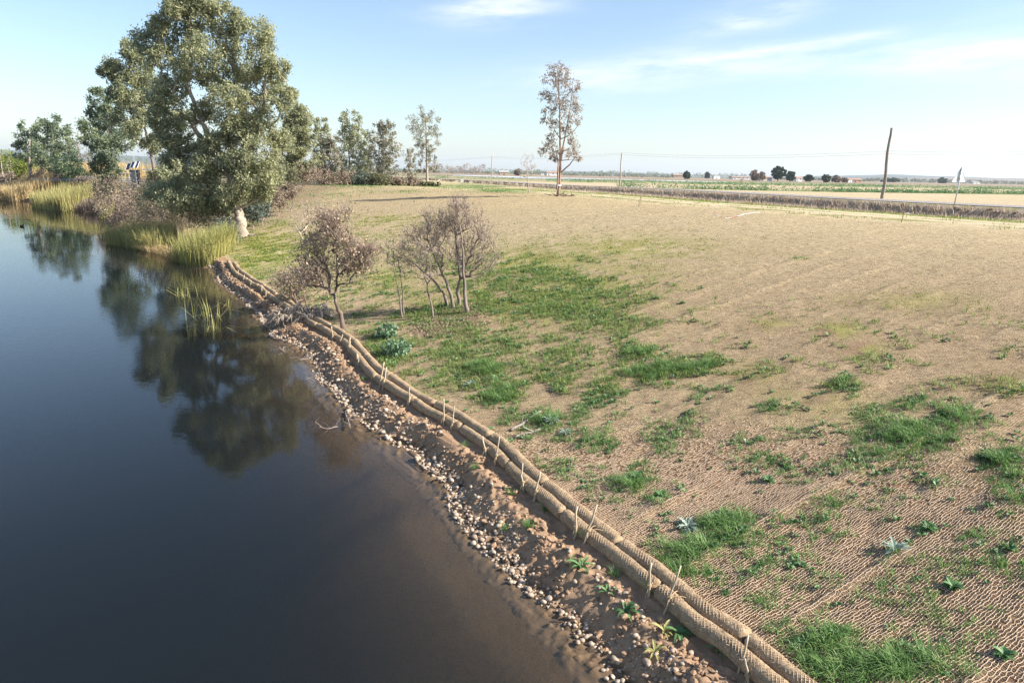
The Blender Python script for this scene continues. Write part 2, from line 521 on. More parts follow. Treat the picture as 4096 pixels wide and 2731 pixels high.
# ---- pebbles
m, nt, b = new_mat('river_pebble')
oi = node(nt, 'ShaderNodeObjectInfo'); at = node(nt, 'ShaderNodeAttribute', attribute_name='tint')
rp = node(nt, 'ShaderNodeValToRGB')
e = rp.color_ramp.elements
e[0].color = (.26, .175, .115, 1); e[1].color = (.50, .405, .31, 1)
q = e.new(.35); q.color = (.40, .305, .22, 1)
q = e.new(.6); q.color = (.34, .26, .195, 1)
nt.links.new(mth(nt, 'FRACT', mth(nt, 'ADD', oi.outputs['Random'], at.outputs['Fac'])), rp.inputs[0])
nz = node(nt, 'ShaderNodeTexNoise', Scale=18., Detail=4.)
geo = node(nt, 'ShaderNodeNewGeometry'); nt.links.new(geo.outputs['Position'], nz.inputs['Vector'])
nt.links.new(mixc(nt, .35, rp.outputs[0], mixc(nt, nz.outputs['Fac'], (.20, .14, .095), (.55, .46, .37))), b.inputs['Base Color'])
b.inputs['Roughness'].default_value = .6
M['pebble'] = m

# ---- soil of the shore strip
m, nt, b = new_mat('shore_soil')
geo = node(nt, 'ShaderNodeNewGeometry')
nz = node(nt, 'ShaderNodeTexNoise', Scale=5., Detail=9., Roughness=.7); nt.links.new(geo.outputs['Position'], nz.inputs['Vector'])
n2 = node(nt, 'ShaderNodeTexNoise', Scale=1.1, Detail=4.); nt.links.new(geo.outputs['Position'], n2.inputs['Vector'])
wet = node(nt, 'ShaderNodeAttribute', attribute_name='wet')
c = mixc(nt, nz.outputs['Fac'], (.17, .095, .055), (.42, .275, .17))
c = mixc(nt, n2.outputs['Fac'], c, mixc(nt, nz.outputs['Fac'], (.24, .145, .085), (.42, .285, .18)))
c = mixc(nt, wet.outputs['Fac'], c, (.13, .085, .05))
nt.links.new(c, b.inputs['Base Color'])
b.inputs['Roughness'].default_value = .9
bp = node(nt, 'ShaderNodeBump', Strength=.8, Distance=.03); nt.links.new(nz.outputs['Fac'], bp.inputs['Height']); nt.links.new(bp.outputs[0], b.inputs['Normal'])
M['soil'] = m

# ---- ground with netting
m, nt, b = new_mat('ground_with_coir_netting')
geo = node(nt, 'ShaderNodeNewGeometry')
colr = node(nt, 'ShaderNodeAttribute', attribute_name='Col')
netf = node(nt, 'ShaderNodeAttribute', attribute_name='net')
real = node(nt, 'ShaderNodeAttribute', attribute_name='built')
sepp = node(nt, 'ShaderNodeSeparateXYZ'); nt.links.new(geo.outputs['Position'], sepp.inputs[0])
wob = node(nt, 'ShaderNodeTexNoise', Scale=2.2, Detail=3.); nt.links.new(geo.outputs['Position'], wob.inputs['Vector'])
wv = mth(nt, 'MULTIPLY', mth(nt, 'SUBTRACT', wob.outputs['Fac'], .5), .22)
gu = mth(nt, 'ADD', mth(nt, 'ADD', mth(nt, 'MULTIPLY', sepp.outputs[0], float(UPS[0])), mth(nt, 'MULTIPLY', sepp.outputs[1], float(UPS[1]))), wv)
gv = mth(nt, 'ADD', mth(nt, 'ADD', mth(nt, 'MULTIPLY', sepp.outputs[0], float(ALG[0])), mth(nt, 'MULTIPLY', sepp.outputs[1], float(ALG[1]))), wv)


def stripe(x, sp):
    f = mth(nt, 'FRACT', mth(nt, 'DIVIDE', x, sp))
    return mth(nt, 'LESS_THAN', mth(nt, 'ABSOLUTE', mth(nt, 'SUBTRACT', f, .5)), .17)


grid = mth(nt, 'MAXIMUM', stripe(gu, .044), stripe(gv, .044))
grid = mth(nt, 'MULTIPLY', grid, mth(nt, 'SUBTRACT', 1.0, real.outputs['Fac']))
n1 = node(nt, 'ShaderNodeTexNoise', Scale=1.3, Detail=10., Roughness=.72); nt.links.new(geo.outputs['Position'], n1.inputs['Vector'])
n3 = node(nt, 'ShaderNodeTexNoise', Scale=.16, Detail=6., Roughness=.6); nt.links.new(geo.outputs['Position'], n3.inputs['Vector'])
base = mixc(nt, .75, colr.outputs['Color'], mixc(nt, n1.outputs['Fac'], (.55, .55, .55), (1.4, 1.38, 1.35)), 'MULTIPLY')
base = mixc(nt, .5, base, mixc(nt, n3.outputs['Fac'], (.7, .68, .66), (1.3, 1.3, 1.3)), 'MULTIPLY')
netc = mixc(nt, n1.outputs['Fac'], (.38, .285, .17), (.60, .47, .295))
tot = mth(nt, 'MULTIPLY', grid, netf.outputs['Fac'])
n4 = node(nt, 'ShaderNodeTexNoise', Scale=9., Detail=6., Roughness=.8)
mp4 = node(nt, 'ShaderNodeMapping'); mp4.inputs['Rotation'].default_value = (0, 0, -.53); mp4.inputs['Scale'].default_value = (.45, 1, 1)
nt.links.new(geo.outputs['Position'], mp4.inputs[0]); nt.links.new(mp4.outputs[0], n4.inputs['Vector'])
spk = node(nt, 'ShaderNodeMapRange', From_Min=.38, From_Max=.52, To_Min=1.0, To_Max=0.0); nt.links.new(n4.outputs['Fac'], spk.inputs['Value'])
fin = mixc(nt, tot, base, netc)
smn = node(nt, 'ShaderNodeAttribute', attribute_name='seam')
fin = mixc(nt, mth(nt, 'MULTIPLY', smn.outputs['Fac'], .45), fin, (.56, .43, .28))     # overlapping rolls: double mesh
fin = mixc(nt, mth(nt, 'MULTIPLY', mth(nt, 'MULTIPLY', spk.outputs[0], netf.outputs['Fac']), .72), fin, (.17, .115, .07))
nt.links.new(fin, b.inputs['Base Color'])
b.inputs['Roughness'].default_value = .95; b.inputs['Specular IOR Level'].default_value = .08
hgt = mth(nt, 'ADD', mth(nt, 'ADD', mth(nt, 'MULTIPLY', tot, .35), n1.outputs['Fac']), mth(nt, 'MULTIPLY', n4.outputs['Fac'], .6))
bp = node(nt, 'ShaderNodeBump', Strength=1.0, Distance=.13); nt.links.new(hgt, bp.inputs['Height']); nt.links.new(bp.outputs[0], b.inputs['Normal'])
M['ground'] = m
M['strand'] = plain_mat('coir_strand', (.64, .475, .325), (.39, .28, .185), 25, .95, 0, coord='Object')
M['coir'] = plain_mat('coir_log_fibre', (.46, .33, .205), (.22, .15, .09), 14, .95, 1.0)
M['cord'] = plain_mat('coir_cord', (.50, .38, .26), (.34, .25, .165), 30, .95, .2)

# ---- asphalt
M['asphalt'] = plain_mat('old_asphalt', (.30, .265, .25), (.22, .20, .19), .8, .9, .2, detail=8)
M['line'] = plain_mat('worn_road_paint', (.70, .69, .66), (.45, .43, .41), 1.2, .8, 0)

# ---- water
m, nt, b = new_mat('river_water')
nt.nodes.remove(b)
tr = node(nt, 'ShaderNodeBsdfTransparent'); gl = node(nt, 'ShaderNodeBsdfGlossy'); gl.inputs['Roughness'].default_value = .035
mx = node(nt, 'ShaderNodeMixShader')
geo = node(nt, 'ShaderNodeNewGeometry')
mp = node(nt, 'ShaderNodeMapping'); mp.inputs['Scale'].default_value = (1.0, 1.6, 1); mp.inputs['Rotation'].default_value = (0, 0, .5)
nt.links.new(geo.outputs['Position'], mp.inputs[0])
n1 = node(nt, 'ShaderNodeTexNoise', Scale=2.6, Detail=4., Roughness=.55); nt.links.new(mp.outputs[0], n1.inputs['Vector'])
n2 = node(nt, 'ShaderNodeTexNoise', Scale=.07, Detail=3.); nt.links.new(mp.outputs[0], n2.inputs['Vector'])
rr = node(nt, 'ShaderNodeMapRange', From_Min=.42, From_Max=.68, To_Min=.12, To_Max=1.0); nt.links.new(n2.outputs['Fac'], rr.inputs['Value'])
bp = node(nt, 'ShaderNodeBump', Strength=.13, Distance=.05); nt.links.new(mth(nt, 'MULTIPLY', n1.outputs['Fac'], rr.outputs[0]), bp.inputs['Height'])
nt.links.new(bp.outputs[0], gl.inputs['Normal'])
dp_ = node(nt, 'ShaderNodeVectorMath', operation='DOT_PRODUCT')
nt.links.new(geo.outputs['Incoming'], dp_.inputs[0]); nt.links.new(bp.outputs[0], dp_.inputs[1])
sch = mth(nt, 'POWER', mth(nt, 'SUBTRACT', 1.0, mth(nt, 'MINIMUM', mth(nt, 'ABSOLUTE', dp_.outputs['Value']), 1.0)), 5.0)
sch = mth(nt, 'ADD', mth(nt, 'MULTIPLY', sch, .98), .02)
nt.links.new(sch, mx.inputs[0])
tb = node(nt, 'ShaderNodeBsdfDiffuse'); tb.inputs[0].default_value = (.08, .105, .12, 1)   # suspended silt; the bluish tint also stands in for reflected skylight
tbm = node(nt, 'ShaderNodeMixShader'); tbm.inputs[0].default_value = .10
nt.links.new(tr.outputs[0], tbm.inputs[1]); nt.links.new(tb.outputs[0], tbm.inputs[2])
nt.links.new(tbm.outputs[0], mx.inputs[1]); nt.links.new(gl.outputs[0], mx.inputs[2])
tr.inputs[0].default_value = (.95, .93, .88, 1)
va = node(nt, 'ShaderNodeVolumeAbsorption', Density=1.25); va.inputs['Color'].default_value = (.45, .40, .25, 1)
nt.links.new(mx.outputs[0], nt.nodes['Material Output'].inputs['Surface'])
nt.links.new(va.outputs[0], nt.nodes['Material Output'].inputs['Volume'])
M['water'] = m

# ------------------------------------------------------------------ grass map (photo pixels /1.7415, ellipses)
DENSE = [(1550, 1290, 75, 45, 1), (1600, 1260, 60, 30, .8), (1675, 1215, 70, 50, 1), (2050, 1000, 130, 48, 1), (2000, 955, 70, 30, .9), (2130, 1005, 90, 40, .9), (2180, 960, 70, 40, .8),
         (2080, 935, 60, 30, .8), (1090, 865, 110, 48, .95), (1050, 820, 80, 38, .85), (1150, 905, 100, 45, .7), (1260, 965, 80, 40, .7), (1390, 1000, 40, 25, .6),
         (1570, 850, 110, 26, 1), (1480, 862, 60, 24, .85), (1470, 810, 70, 24, .7), (1610, 905, 60, 28, .6), (1900, 1515, 120, 68, 1), (2060, 1525, 150, 60, 1),
         (1950, 1470, 60, 38, 1), (2170, 1540, 70, 30, .7), (2300, 1060, 60, 45, .7), (2330, 1120, 60, 60, .8), (2330, 1190, 50, 40, .6), (1750, 1385, 45, 22, .85), (1465, 1110, 45, 28, .8),
         (1515, 1150, 30, 20, .7), (1380, 1010, 30, 20, .7), (1210, 1000, 50, 25, .6), (880, 800, 50, 45, .8), (930, 790, 60, 30, .6), (1180, 780, 110, 35, .6),
         (1300, 700, 190, 55, .75), (1230, 640, 170, 40, .65), (1120, 690, 60, 40, .6), (1010, 715, 90, 20, .85), (950, 730, 60, 25, .6), (1400, 740, 130, 40, .6), (1330, 830, 130, 50, .6), (1060, 760, 120, 30, .6), (1220, 830, 120, 50, .55), (1290, 1090, 60, 30, .5),
         (1940, 880, 40, 20, .8), (1820, 990, 80, 30, .5), (1780, 940, 80, 30, .5), (2180, 1120, 50, 25, .6), (1940, 1150, 60, 30, .5), (2120, 1220, 30, 20, .6), (1800, 1190, 50, 30, .4), (2230, 1310, 80, 30, .5),
         (2050, 1280, 50, 20, .5), (1400, 905, 80, 40, .5), (1640, 830, 40, 20, .8), (1838, 595, 18, 5, .9), (1440, 1185, 30, 18, .5), (2300, 1400, 50, 30, .4), (1530, 1010, 60, 40, .3)]
PALE = [(1930, 760, 60, 22, .9), (1990, 800, 60, 20, .8), (1770, 745, 60, 16, .7), (2110, 690, 110, 26, .6), (1960, 690, 60, 16, .5), (1740, 860, 60, 26, .6), (2300, 880, 70, 26, .6), (1800, 900, 90, 30, .4),
        (1200, 600, 260, 40, .9), (1450, 570, 200, 30, .8), (640, 590, 110, 36, 1.2), (570, 620, 60, 30, 1.1), (600, 560, 110, 36, .9), (700, 555, 90, 22, .7), (790, 545, 110, 16, .5), (900, 510, 130, 14, .5), (1250, 690, 250, 60, .85), (880, 640, 120, 40, .8), (1000, 680, 120, 30, .7),
        (620, 520, 60, 12, .6), (1900, 930, 120, 40, .4), (2230, 700, 60, 20, .4), (700, 640, 70, 26, 1.0), (1350, 640, 220, 50, .8)]
FARG = [(600, 510, 60, 10, 1), (660, 470, 70, 8, 1), (720, 448, 70, 6, 1), (800, 430, 60, 5, .9), (900, 440, 80, 4, .7), (1080, 428, 70, 5, .9), (1150, 440, 80, 4, .8)]


def ell(L, u, v):
    s = np.zeros_like(u)
    for cx, cy_, rx, ry, a in L:
        q = ((u - cx * 1.7415) / (rx * 1.7415)) ** 2 + ((v - cy_ * 1.7415) / (ry * 1.7415)) ** 2
        s = np.maximum(s, a * np.exp(-q * 0.9))
    return s


# ------------------------------------------------------------------ ground
def axis(pts):
    out = [np.arange(a, b, st) for a, b, st in pts]
    return np.concatenate(out)


def grow(a, b, s0, k):
    o = [a]; s = s0
    while o[-1] < b: o.append(o[-1] + s); s *= k
    return np.array(o)


xs = np.concatenate([-grow(30, 14000, .5, 1.11)[::-1], np.arange(-29.8, -9, .34), np.arange(-9, 13, .13), np.arange(13, 32, .34), grow(32, 14000, .3, 1.10)])
ys = np.concatenate([-grow(0, 300, .6, 1.3)[::-1][:-1], np.arange(0, 4.5, .3), np.arange(4.5, 15, .09), np.arange(15, 28, .16), np.arange(28, 60, .3), np.arange(60, 130, .7), grow(130, 14000, 1.0, 1.12)])
X, Y = np.meshgrid(xs, ys, indexing='ij')
gx, gy = X.ravel(), Y.ravel()
gz = ground(gx, gy)
dt, arc = pdist(TOE, gx, gy); dp, _ = pdist(TOP, gx, gy); dr, ra = pdist(ROADN, gx, gy)
pu, pv = pix(np.stack([gx, gy, gz], 1))
nx, ny = len(xs), len(ys)
ii, jj = np.meshgrid(np.arange(nx - 1), np.arange(ny - 1), indexing='ij')
a0 = (ii * ny + jj).ravel()
gf = np.stack([a0, a0 + ny, a0 + ny + 1, a0 + 1], 1)
nzA = fbm(gx * .35, gy * .35, 51, 4); nzB = fbm(gx * 1.7, gy * 1.7, 61, 3); nzC = fbm(gx * .03, gy * .05, 71, 4)
C = np.zeros((len(gx), 3))


def setc(c, w):
    global C
    w = np.clip(w, 0, 1)[:, None]; C = C * (1 - w) + np.array(c)[None] * w


setc((.235, .14, .085), np.ones_like(gx))                                  # soil under the netting
rr_ = np.hypot(gx, gy)
setc((.60, .49, .29), smooth(17, 42, rr_) * (dt > 0))                     # the far part is sandier
sand = smooth(-24, -6, dp) * smooth(40, 60, gy) * (dp < 4)
setc((.60, .47, .26), sand * .8)
setc((.20, .205, .07), np.clip(ell(DENSE, pu, pv) * smooth(.32, .55, nzB) * .9, 0, 1) * (rr_ < 60) * (dt > .2))
setc((.30, .29, .08), np.clip(ell(PALE, pu, pv) * smooth(.25, .55, nzB) * 1.25, 0, 1) * (rr_ < 95) * (dt > .2))
# land between crest and ditch, track
setc((.47, .38, .24), (dp > 0) * 1.0)
setc((.22, .22, .075), (dp > 0) * smooth(.46, .60, nzA) * .8)
trk = smooth(1.0, .35, np.abs(dp - 4.2)) + smooth(1.0, .35, np.abs(dp - 6.4))
setc((.60, .49, .33), trk * (dp > 0) * (gy < 140) * .9)
setc((.20, .24, .06), smooth(1.6, .6, np.abs(dp - 8.6)) * (gy < 140) * .85)
setc((.20, .24, .06), smooth(.6, .2, np.abs(dp - 5.3)) * (gy < 140) * .35)
cd = -dr
setc((.44, .36, .27), (cd > 0) * (cd < 8) * 1.0)
setc((.20, .23, .07), smooth(1.4, .4, np.abs(cd - 7.2)) * (gy < 160) * .8)
setc((.36, .27, .20), (cd > 0) * (cd < 1.5) * smooth(.4, .6, nzB))
setc((.13, .19, .06), ell(FARG, pu, pv) * smooth(.3, .5, nzB) * (dt > 1))
# riverside ground below the trees
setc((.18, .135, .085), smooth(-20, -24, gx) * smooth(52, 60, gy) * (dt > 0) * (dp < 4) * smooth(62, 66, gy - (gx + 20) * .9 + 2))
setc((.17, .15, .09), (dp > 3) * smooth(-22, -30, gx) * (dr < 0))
# fields beyond the road
w_ = gy - .28 * (gx - 23)
fld = (dr > 5.8)
setc((.47, .375, .245), fld * 1.0)
setc((.30, .31, .15), fld * smooth(.42, .62, nzC) * (.35 + .5 * smooth(60, 110, gx)))
for a, b_, c in [(95, 132, (.46, .37, .24)), (132, 147, (.16, .20, .07)), (147, 222, (.46, .36, .24)), (222, 236, (.13, .19, .06)), (236, 262, (.37, .30, .20)), (262, 300, (.17, .22, .08)),
                 (300, 380, (.33, .26, .19)), (380, 430, (.15, .19, .08)), (430, 700, (.25, .19, .15)), (700, 1100, (.30, .23, .18)), (1100, 30000, (.15, .135, .10))]:
    setc(c, fld * (w_ > a) * (w_ < b_) * (.75 + .25 * nzA))
# shore and bed
setc((.25, .16, .10), (dt < .15) * 1.0)
setc((.13, .085, .05), (gz < ZW + .02) * (dt < 0) * 1.0)
setc((.11, .075, .045), smooth(.4, .55, nzA) * (gz < ZW) * (dt < 0) * .6)
net = smooth(.1, .4, dt) * smooth(1.0, -1.5, dp + 1.5 * (nzA - .5)) * np.where(gx > -30, 1, 0) * (gy < 92)
net = net * (1 - .85 * np.clip(ell(PALE, pu, pv), 0, 1)) * (1 - .35 * sand)
BUILT_R = 15.5
built = smooth(BUILT_R, BUILT_R - 3.0, rr_)
gobj = put('ground', np.stack([gx, gy, gz], 1), gf, M['ground'], smooth_=True, attrs={'net': ('POINT', net), 'built': ('POINT', built), 'seam': ('POINT', seam_at(gx, gy) * net)}, colors={'Col': C})
tag(gobj, 'brown river bank under coir netting running out to flat ploughed fields', kind='structure')

# ------------------------------------------------------------------ water
W = Acc().box((-700, -200, -14), (60, 600, ZW))
tag(W.put('water', M['water'], base=(-10, 10, ZW)), 'calm dark river water reflecting the sky and trees', kind='structure')

# ------------------------------------------------------------------ road
_rs = np.concatenate([[0], np.cumsum(np.linalg.norm(np.diff(ROADN, axis=0), axis=1))])


def road_pts(step=3.0):
    s = np.arange(0, _rs[-1], step)
    x = np.interp(s, _rs, ROADN[:, 0]); y = np.interp(s, _rs, ROADN[:, 1])
    k = np.ones(7) / 7
    xp = np.convolve(np.pad(x, 3, 'edge'), k, 'valid'); yp = np.convolve(np.pad(y, 3, 'edge'), k, 'valid')
    dx = np.gradient(xp); dy = np.gradient(yp); l = np.hypot(dx, dy)
    return xp, yp, dy / l, -dx / l


def ribbon(o0, o1, lift):
    x, y, nx_, ny_ = road_pts()
    z = -.45 * smooth(90, 160, np.hypot(x, y)) + lift
    A = np.stack([x + nx_ * o0, y + ny_ * o0, z], 1); B = np.stack([x + nx_ * o1, y + ny_ * o1, z], 1)
    V = np.concatenate([A, B]); n = len(x); i = np.arange(n - 1)
    return V, np.stack([i, i + n, i + n + 1, i + 1], 1)


V, f = ribbon(.35, 5.6, .05)
road = tag(put('road', V, f, M['asphalt']), 'narrow grey asphalt road behind the stony ditch', kind='structure')
for o in (.55, 5.2):
    V, f = ribbon(o, o + .16, .058)
    put('edge_line', V, f, M['line'], root=road)

# ------------------------------------------------------------------ generators: leaves, blades, branching
ORD = ['first', 'second', 'third', 'fourth', 'fifth', 'sixth', 'seventh', 'eighth', 'ninth', 'tenth', 'eleventh', 'twelfth', 'thirteenth', 'fourteenth', 'fifteenth', 'sixteenth', 'seventeenth', 'eighteenth', 'nineteenth', 'twentieth']


def leaves(cent, per, spread, ln, wd, droop=.5, flat=1.0):
    """rhombus leaves scattered round cluster centres; returns V, F, tint"""
    cent = np.asarray(cent, float)
    n = len(cent) * per
    c = np.repeat(cent, per, 0)
    o = rng.normal(size=(n, 3)) * .55; o[:, 2] *= flat
    sp = np.repeat(np.broadcast_to(np.asarray(spread, float), (len(cent),)), per)
    c = c + o * sp[:, None]
    d = rng.normal(size=(n, 3)); d[:, 2] -= droop; d /= np.linalg.norm(d, axis=1, keepdims=True)
    _, A, B = frames(d)
    th = rng.uniform(0, 6.28, n)[:, None]
    wv_ = A * np.cos(th) + B * np.sin(th)
    l = (ln * rng.uniform(.6, 1.3, n))[:, None]; w = (wd * rng.uniform(.6, 1.3, n))[:, None]
    V = np.stack([c - d * l / 2, c + wv_ * w / 2, c + d * l / 2, c - wv_ * w / 2], 1).reshape(-1, 3)
    F_ = np.arange(n * 4).reshape(-1, 4)
    t = np.clip(rng.normal(.5, .2, n) + np.repeat(rng.normal(0, .13, len(cent)), per), 0, 1)
    return V, F_, t


def blades(P, h, w, lean, bend, tint=None):
    """bent tapering blades: P (n,3), h, w (n), lean (n,2) unit direction, bend (n) sideways reach as share of h"""
    P = np.asarray(P, float); n = len(P)
    L3 = np.concatenate([lean, np.zeros((n, 1))], 1)
    S = np.stack([-lean[:, 1], lean[:, 0], np.zeros(n)], 1)
    lv = []
    for t, ww in ((0, 1.), (.55, .75)):
        c = P + L3 * (bend * h * t ** 1.8)[:, None] + np.array([0, 0, 1.]) * (h * t * (1 - .25 * np.clip(bend, 0, 1.2) * t))[:, None]
        lv += [c - S * (w * ww / 2)[:, None], c + S * (w * ww / 2)[:, None]]
    tip = P + L3 * (bend * h)[:, None] + np.array([0, 0, 1.]) * (h * np.clip(1 - .45 * bend, .15, 1))[:, None]
    V = np.stack(lv + [tip], 1).reshape(-1, 3)
    b = np.arange(n)[:, None] * 5
    q = b + np.array([[0, 1, 3, 2]]); t3 = b + np.array([[2, 3, 4]])
    if tint is None: tint = np.clip(rng.normal(.5, .22, n), 0, 1)
    return V, [t3, q], np.concatenate([tint, tint])


def unit2(n):
    a = rng.uniform(0, 2 * math.pi, n)
    return np.stack([np.cos(a), np.sin(a)], 1)


class Skel:
    """branch skeleton that grows towards target points; radii from the pipe model"""
    def __init__(s): s.p = []; s.par = []; s.fix = []; s.plen = []
    def chain(s, pts, radii=None, start=-1):
        last = start
        for i, q in enumerate(pts):
            q = np.asarray(q, float)
            s.plen.append(0 if last < 0 else s.plen[last] + np.linalg.norm(q - s.p[last]))
            s.p.append(q); s.par.append(last); s.fix.append(radii[i] if radii is not None else 0.0)
            last = len(s.p) - 1
        return last
    def grow(s, targets, k=.35, sub=3, wob=.08, up=.0, first=0):
        T = np.asarray(targets, float)
        c0 = s.p[first]
        T = T[np.argsort(np.linalg.norm(T - c0, axis=1))]
        for t in T:
            P = np.array(s.p[first:]); pl = np.array(s.plen[first:])
            d = np.linalg.norm(P - t, axis=1)
            below = np.maximum(P[:, 2] - t[2], 0)
            i = int(np.argmin(d + k * (pl + d) * .5 + below * .6)) + first
            a = s.p[i]; L = np.linalg.norm(t - a)
            if L < 1e-3: continue
            mid = []
            n = max(1, min(sub, int(L / .05)))
            off = rng.normal(size=3) * wob * L; off[2] -= up * L
            for j in range(1, n + 1):
                u = j / n
                mid.append(a + (t - a) * u + off * math.sin(math.pi * u))
            s.chain(mid, None, i)
    def mesh(s, rtip, power=.5, rmax=9., n=5, nthin=3, sel=None):
        N = len(s.p); cnt = np.zeros(N)
        kids = np.zeros(N, int)
        for i in range(N):
            if s.par[i] >= 0: kids[s.par[i]] += 1
        for i in range(N - 1, -1, -1):
            if kids[i] == 0: cnt[i] += 1
            if s.par[i] >= 0: cnt[s.par[i]] += cnt[i]
        r = np.minimum(rtip * cnt ** power, rmax)
        fx = np.array(s.fix); r = np.where(fx > 0, fx, r)
        P = np.array(s.p); par = np.array(s.par)
        e = np.nonzero((par >= 0) & (sel if sel is not None else True))[0]
        if not len(e): return Acc()
        r0 = np.minimum(r[par[e]], r[e] * 1.5); r1 = r[e]
        thick = r1 > rtip * 4
        A = Acc()
        for sl_, nn in ((thick, n + 2), (~thick, nthin)):
            if sl_.any():
                q = e[sl_]; d = P[q] - P[par[q]]
                V, f = prisms(P[par[q]] - d * .02, P[q] + d * .04, r0[sl_], r1[sl_], nn)
                A.add(V, f)
        return A


def ell_points(c, r, n, shell=.35):
    """points spread in an ellipsoid, more of them towards its skin"""
    d = rng.normal(size=(n, 3)); d /= np.linalg.norm(d, axis=1, keepdims=True)
    rad_ = rng.uniform(shell, 1, n) ** .6
    return np.asarray(c) + d * rad_[:, None] * np.asarray(r)


# ------------------------------------------------------------------ geometric netting close by
def netting():
    sp = .041
    a = np.arange(2, 26, sp); b = np.arange(-8, 20, sp)
    A, B = np.meshgrid(a, b, indexing='ij')
    jx = (rng.random(A.shape) - .5) * .024; jy = (rng.random(A.shape) - .5) * .024
    wA = A + jx + .055 * (fbm(A * .9, B * .9, 201, 3) - .5) * 2
    wB = B + jy + .055 * (fbm(A * .9 + 9, B * .9, 202, 3) - .5) * 2
    x = wA * UPS[0] + wB * ALG[0]; y = wA * UPS[1] + wB * ALG[1]
    z = ground(x.ravel(), y.ravel()).reshape(x.shape) + .004 + .006 * rng.random(x.shape)
    dt_, _ = pdist(TOE, x.ravel(), y.ravel())
    u, v = pix(np.stack([x, y, z], -1).reshape(-1, 3))
    ok = (dt_ > .22) & (np.hypot(x, y).ravel() < BUILT_R) & (u > -300) & (u < 4400) & (v > 0) & (v < 3000)
    # holes where tufts have pushed through, and slack
    ok &= rng.random(len(ok)) > .012
    ok &= rng.random(len(ok)) < np.clip((BUILT_R - np.hypot(x, y).ravel()) / 3.0, 0, 1) ** .5
    ok = ok.reshape(x.shape)
    P = np.stack([x, y, z], -1)
    acc = Acc()
    for (s0, s1) in (((slice(None, -1), slice(None)), (slice(1, None), slice(None))), ((slice(None), slice(None, -1)), (slice(None), slice(1, None)))):
        m = ok[s0] & ok[s1]
        p0 = P[s0][m]; p1 = P[s1][m]
        d = p1 - p0; d /= np.linalg.norm(d, axis=1, keepdims=True)
        sd = np.stack([-d[:, 1], d[:, 0], np.zeros(len(d))], 1)
        w = rng.uniform(.004, .0072, len(p0))[:, None]
        up = np.array([0, 0, .005])
        V = np.stack([p0 - sd * w, p0 + up, p0 + sd * w, p1 - sd * w, p1 + up, p1 + sd * w], 1).reshape(-1, 3)
        k = np.arange(len(p0))[:, None] * 6
        acc.add(V, np.concatenate([k + np.array([[0, 3, 4, 1]]), k + np.array([[1, 4, 5, 2]])]))
    o = acc.put('coir_netting', M['strand'], root=gobj)
    tag(o, 'open mesh of tan coir strands lying on the soil', kind='stuff')


netting()

# ------------------------------------------------------------------ shore strip with stones and clods
S_NEAR = TOE_ARC[4] - .5; S_FAR = TOE_ARC[27] + 1


def bank_h(X_, Y_, E_):
    clod = fbm(X_ * 6, Y_ * 6, 301, 4); lump = fbm(X_ * 14, Y_ * 14, 302, 3)
    rough = smooth(.02, .5, E_) * smooth(2.25, 1.3, E_)
    return ground(X_, Y_) + .012 + rough * (.20 * np.maximum(clod - .45, 0) + .10 * np.abs(lump - .5) + .07 * (fbm(X_ * 22, Y_ * 22, 303, 2) - .5)) - .16 * smooth(1.75, 2.3, E_)


def shore_strip():
    s = np.concatenate([np.arange(S_NEAR, S_NEAR + 12, .034), np.arange(S_NEAR + 13, S_NEAR + 24, .07), np.arange(S_NEAR + 24, S_FAR, .2)])
    e = np.arange(.02, 2.3, .036)
    Sg, Eg = np.meshgrid(s, e, indexing='ij')
    x, y, dx, dy = toe_at(Sg.ravel())
    X_ = x - dy * Eg.ravel(); Y_ = y + dx * Eg.ravel()
    E_ = Eg.ravel()
    z = bank_h(X_, Y_, E_)
    wetv = smooth(ZW + .10, ZW + .01, z)
    n0, n1_ = len(s), len(e)
    i, j = np.meshgrid(np.arange(n0 - 1), np.arange(n1_ - 1), indexing='ij'); a = (i * n1_ + j).ravel()
    f = np.stack([a, a + 1, a + n1_ + 1, a + n1_], 1)
    o = put('riverbank', np.stack([X_, Y_, z], 1), f, M['soil'], smooth_=True, attrs={'wet': ('POINT', wetv)})
    return tag(o, 'lumpy brown earth strip between coir logs and water', kind='structure')


bank = shore_strip()


def stone_shape(seed, nlat=5, nlon=7, amp=.25):
    r = np.random.default_rng(seed)
    V = [(0, 0, -1)]
    for i in range(1, nlat):
        th = math.pi * i / nlat
        for j in range(nlon):
            ph = 2 * math.pi * (j + .5 * (i % 2)) / nlon
            V.append((math.sin(th) * math.cos(ph), math.sin(th) * math.sin(ph), -math.cos(th)))
    V.append((0, 0, 1)); V = np.array(V, float)
    V *= (1 + amp * (r.random(len(V)) - .5))[:, None]
    V *= np.array([1, r.uniform(.65, .95), r.uniform(.45, .75)])
    T = []
    for j in range(nlon):
        T.append((0, 1 + (j + 1) % nlon, 1 + j)); k = 1 + (nlat - 2) * nlon
        T.append((len(V) - 1, k + j, k + (j + 1) % nlon))
    Q = [(1 + i * nlon + j, 1 + i * nlon + (j + 1) % nlon, 1 + (i + 1) * nlon + (j + 1) % nlon, 1 + (i + 1) * nlon + j) for i in range(nlat - 2) for j in range(nlon)]
    return V, np.array(T), np.array(Q)


SHAPES = [stone_shape(k) for k in range(8)]


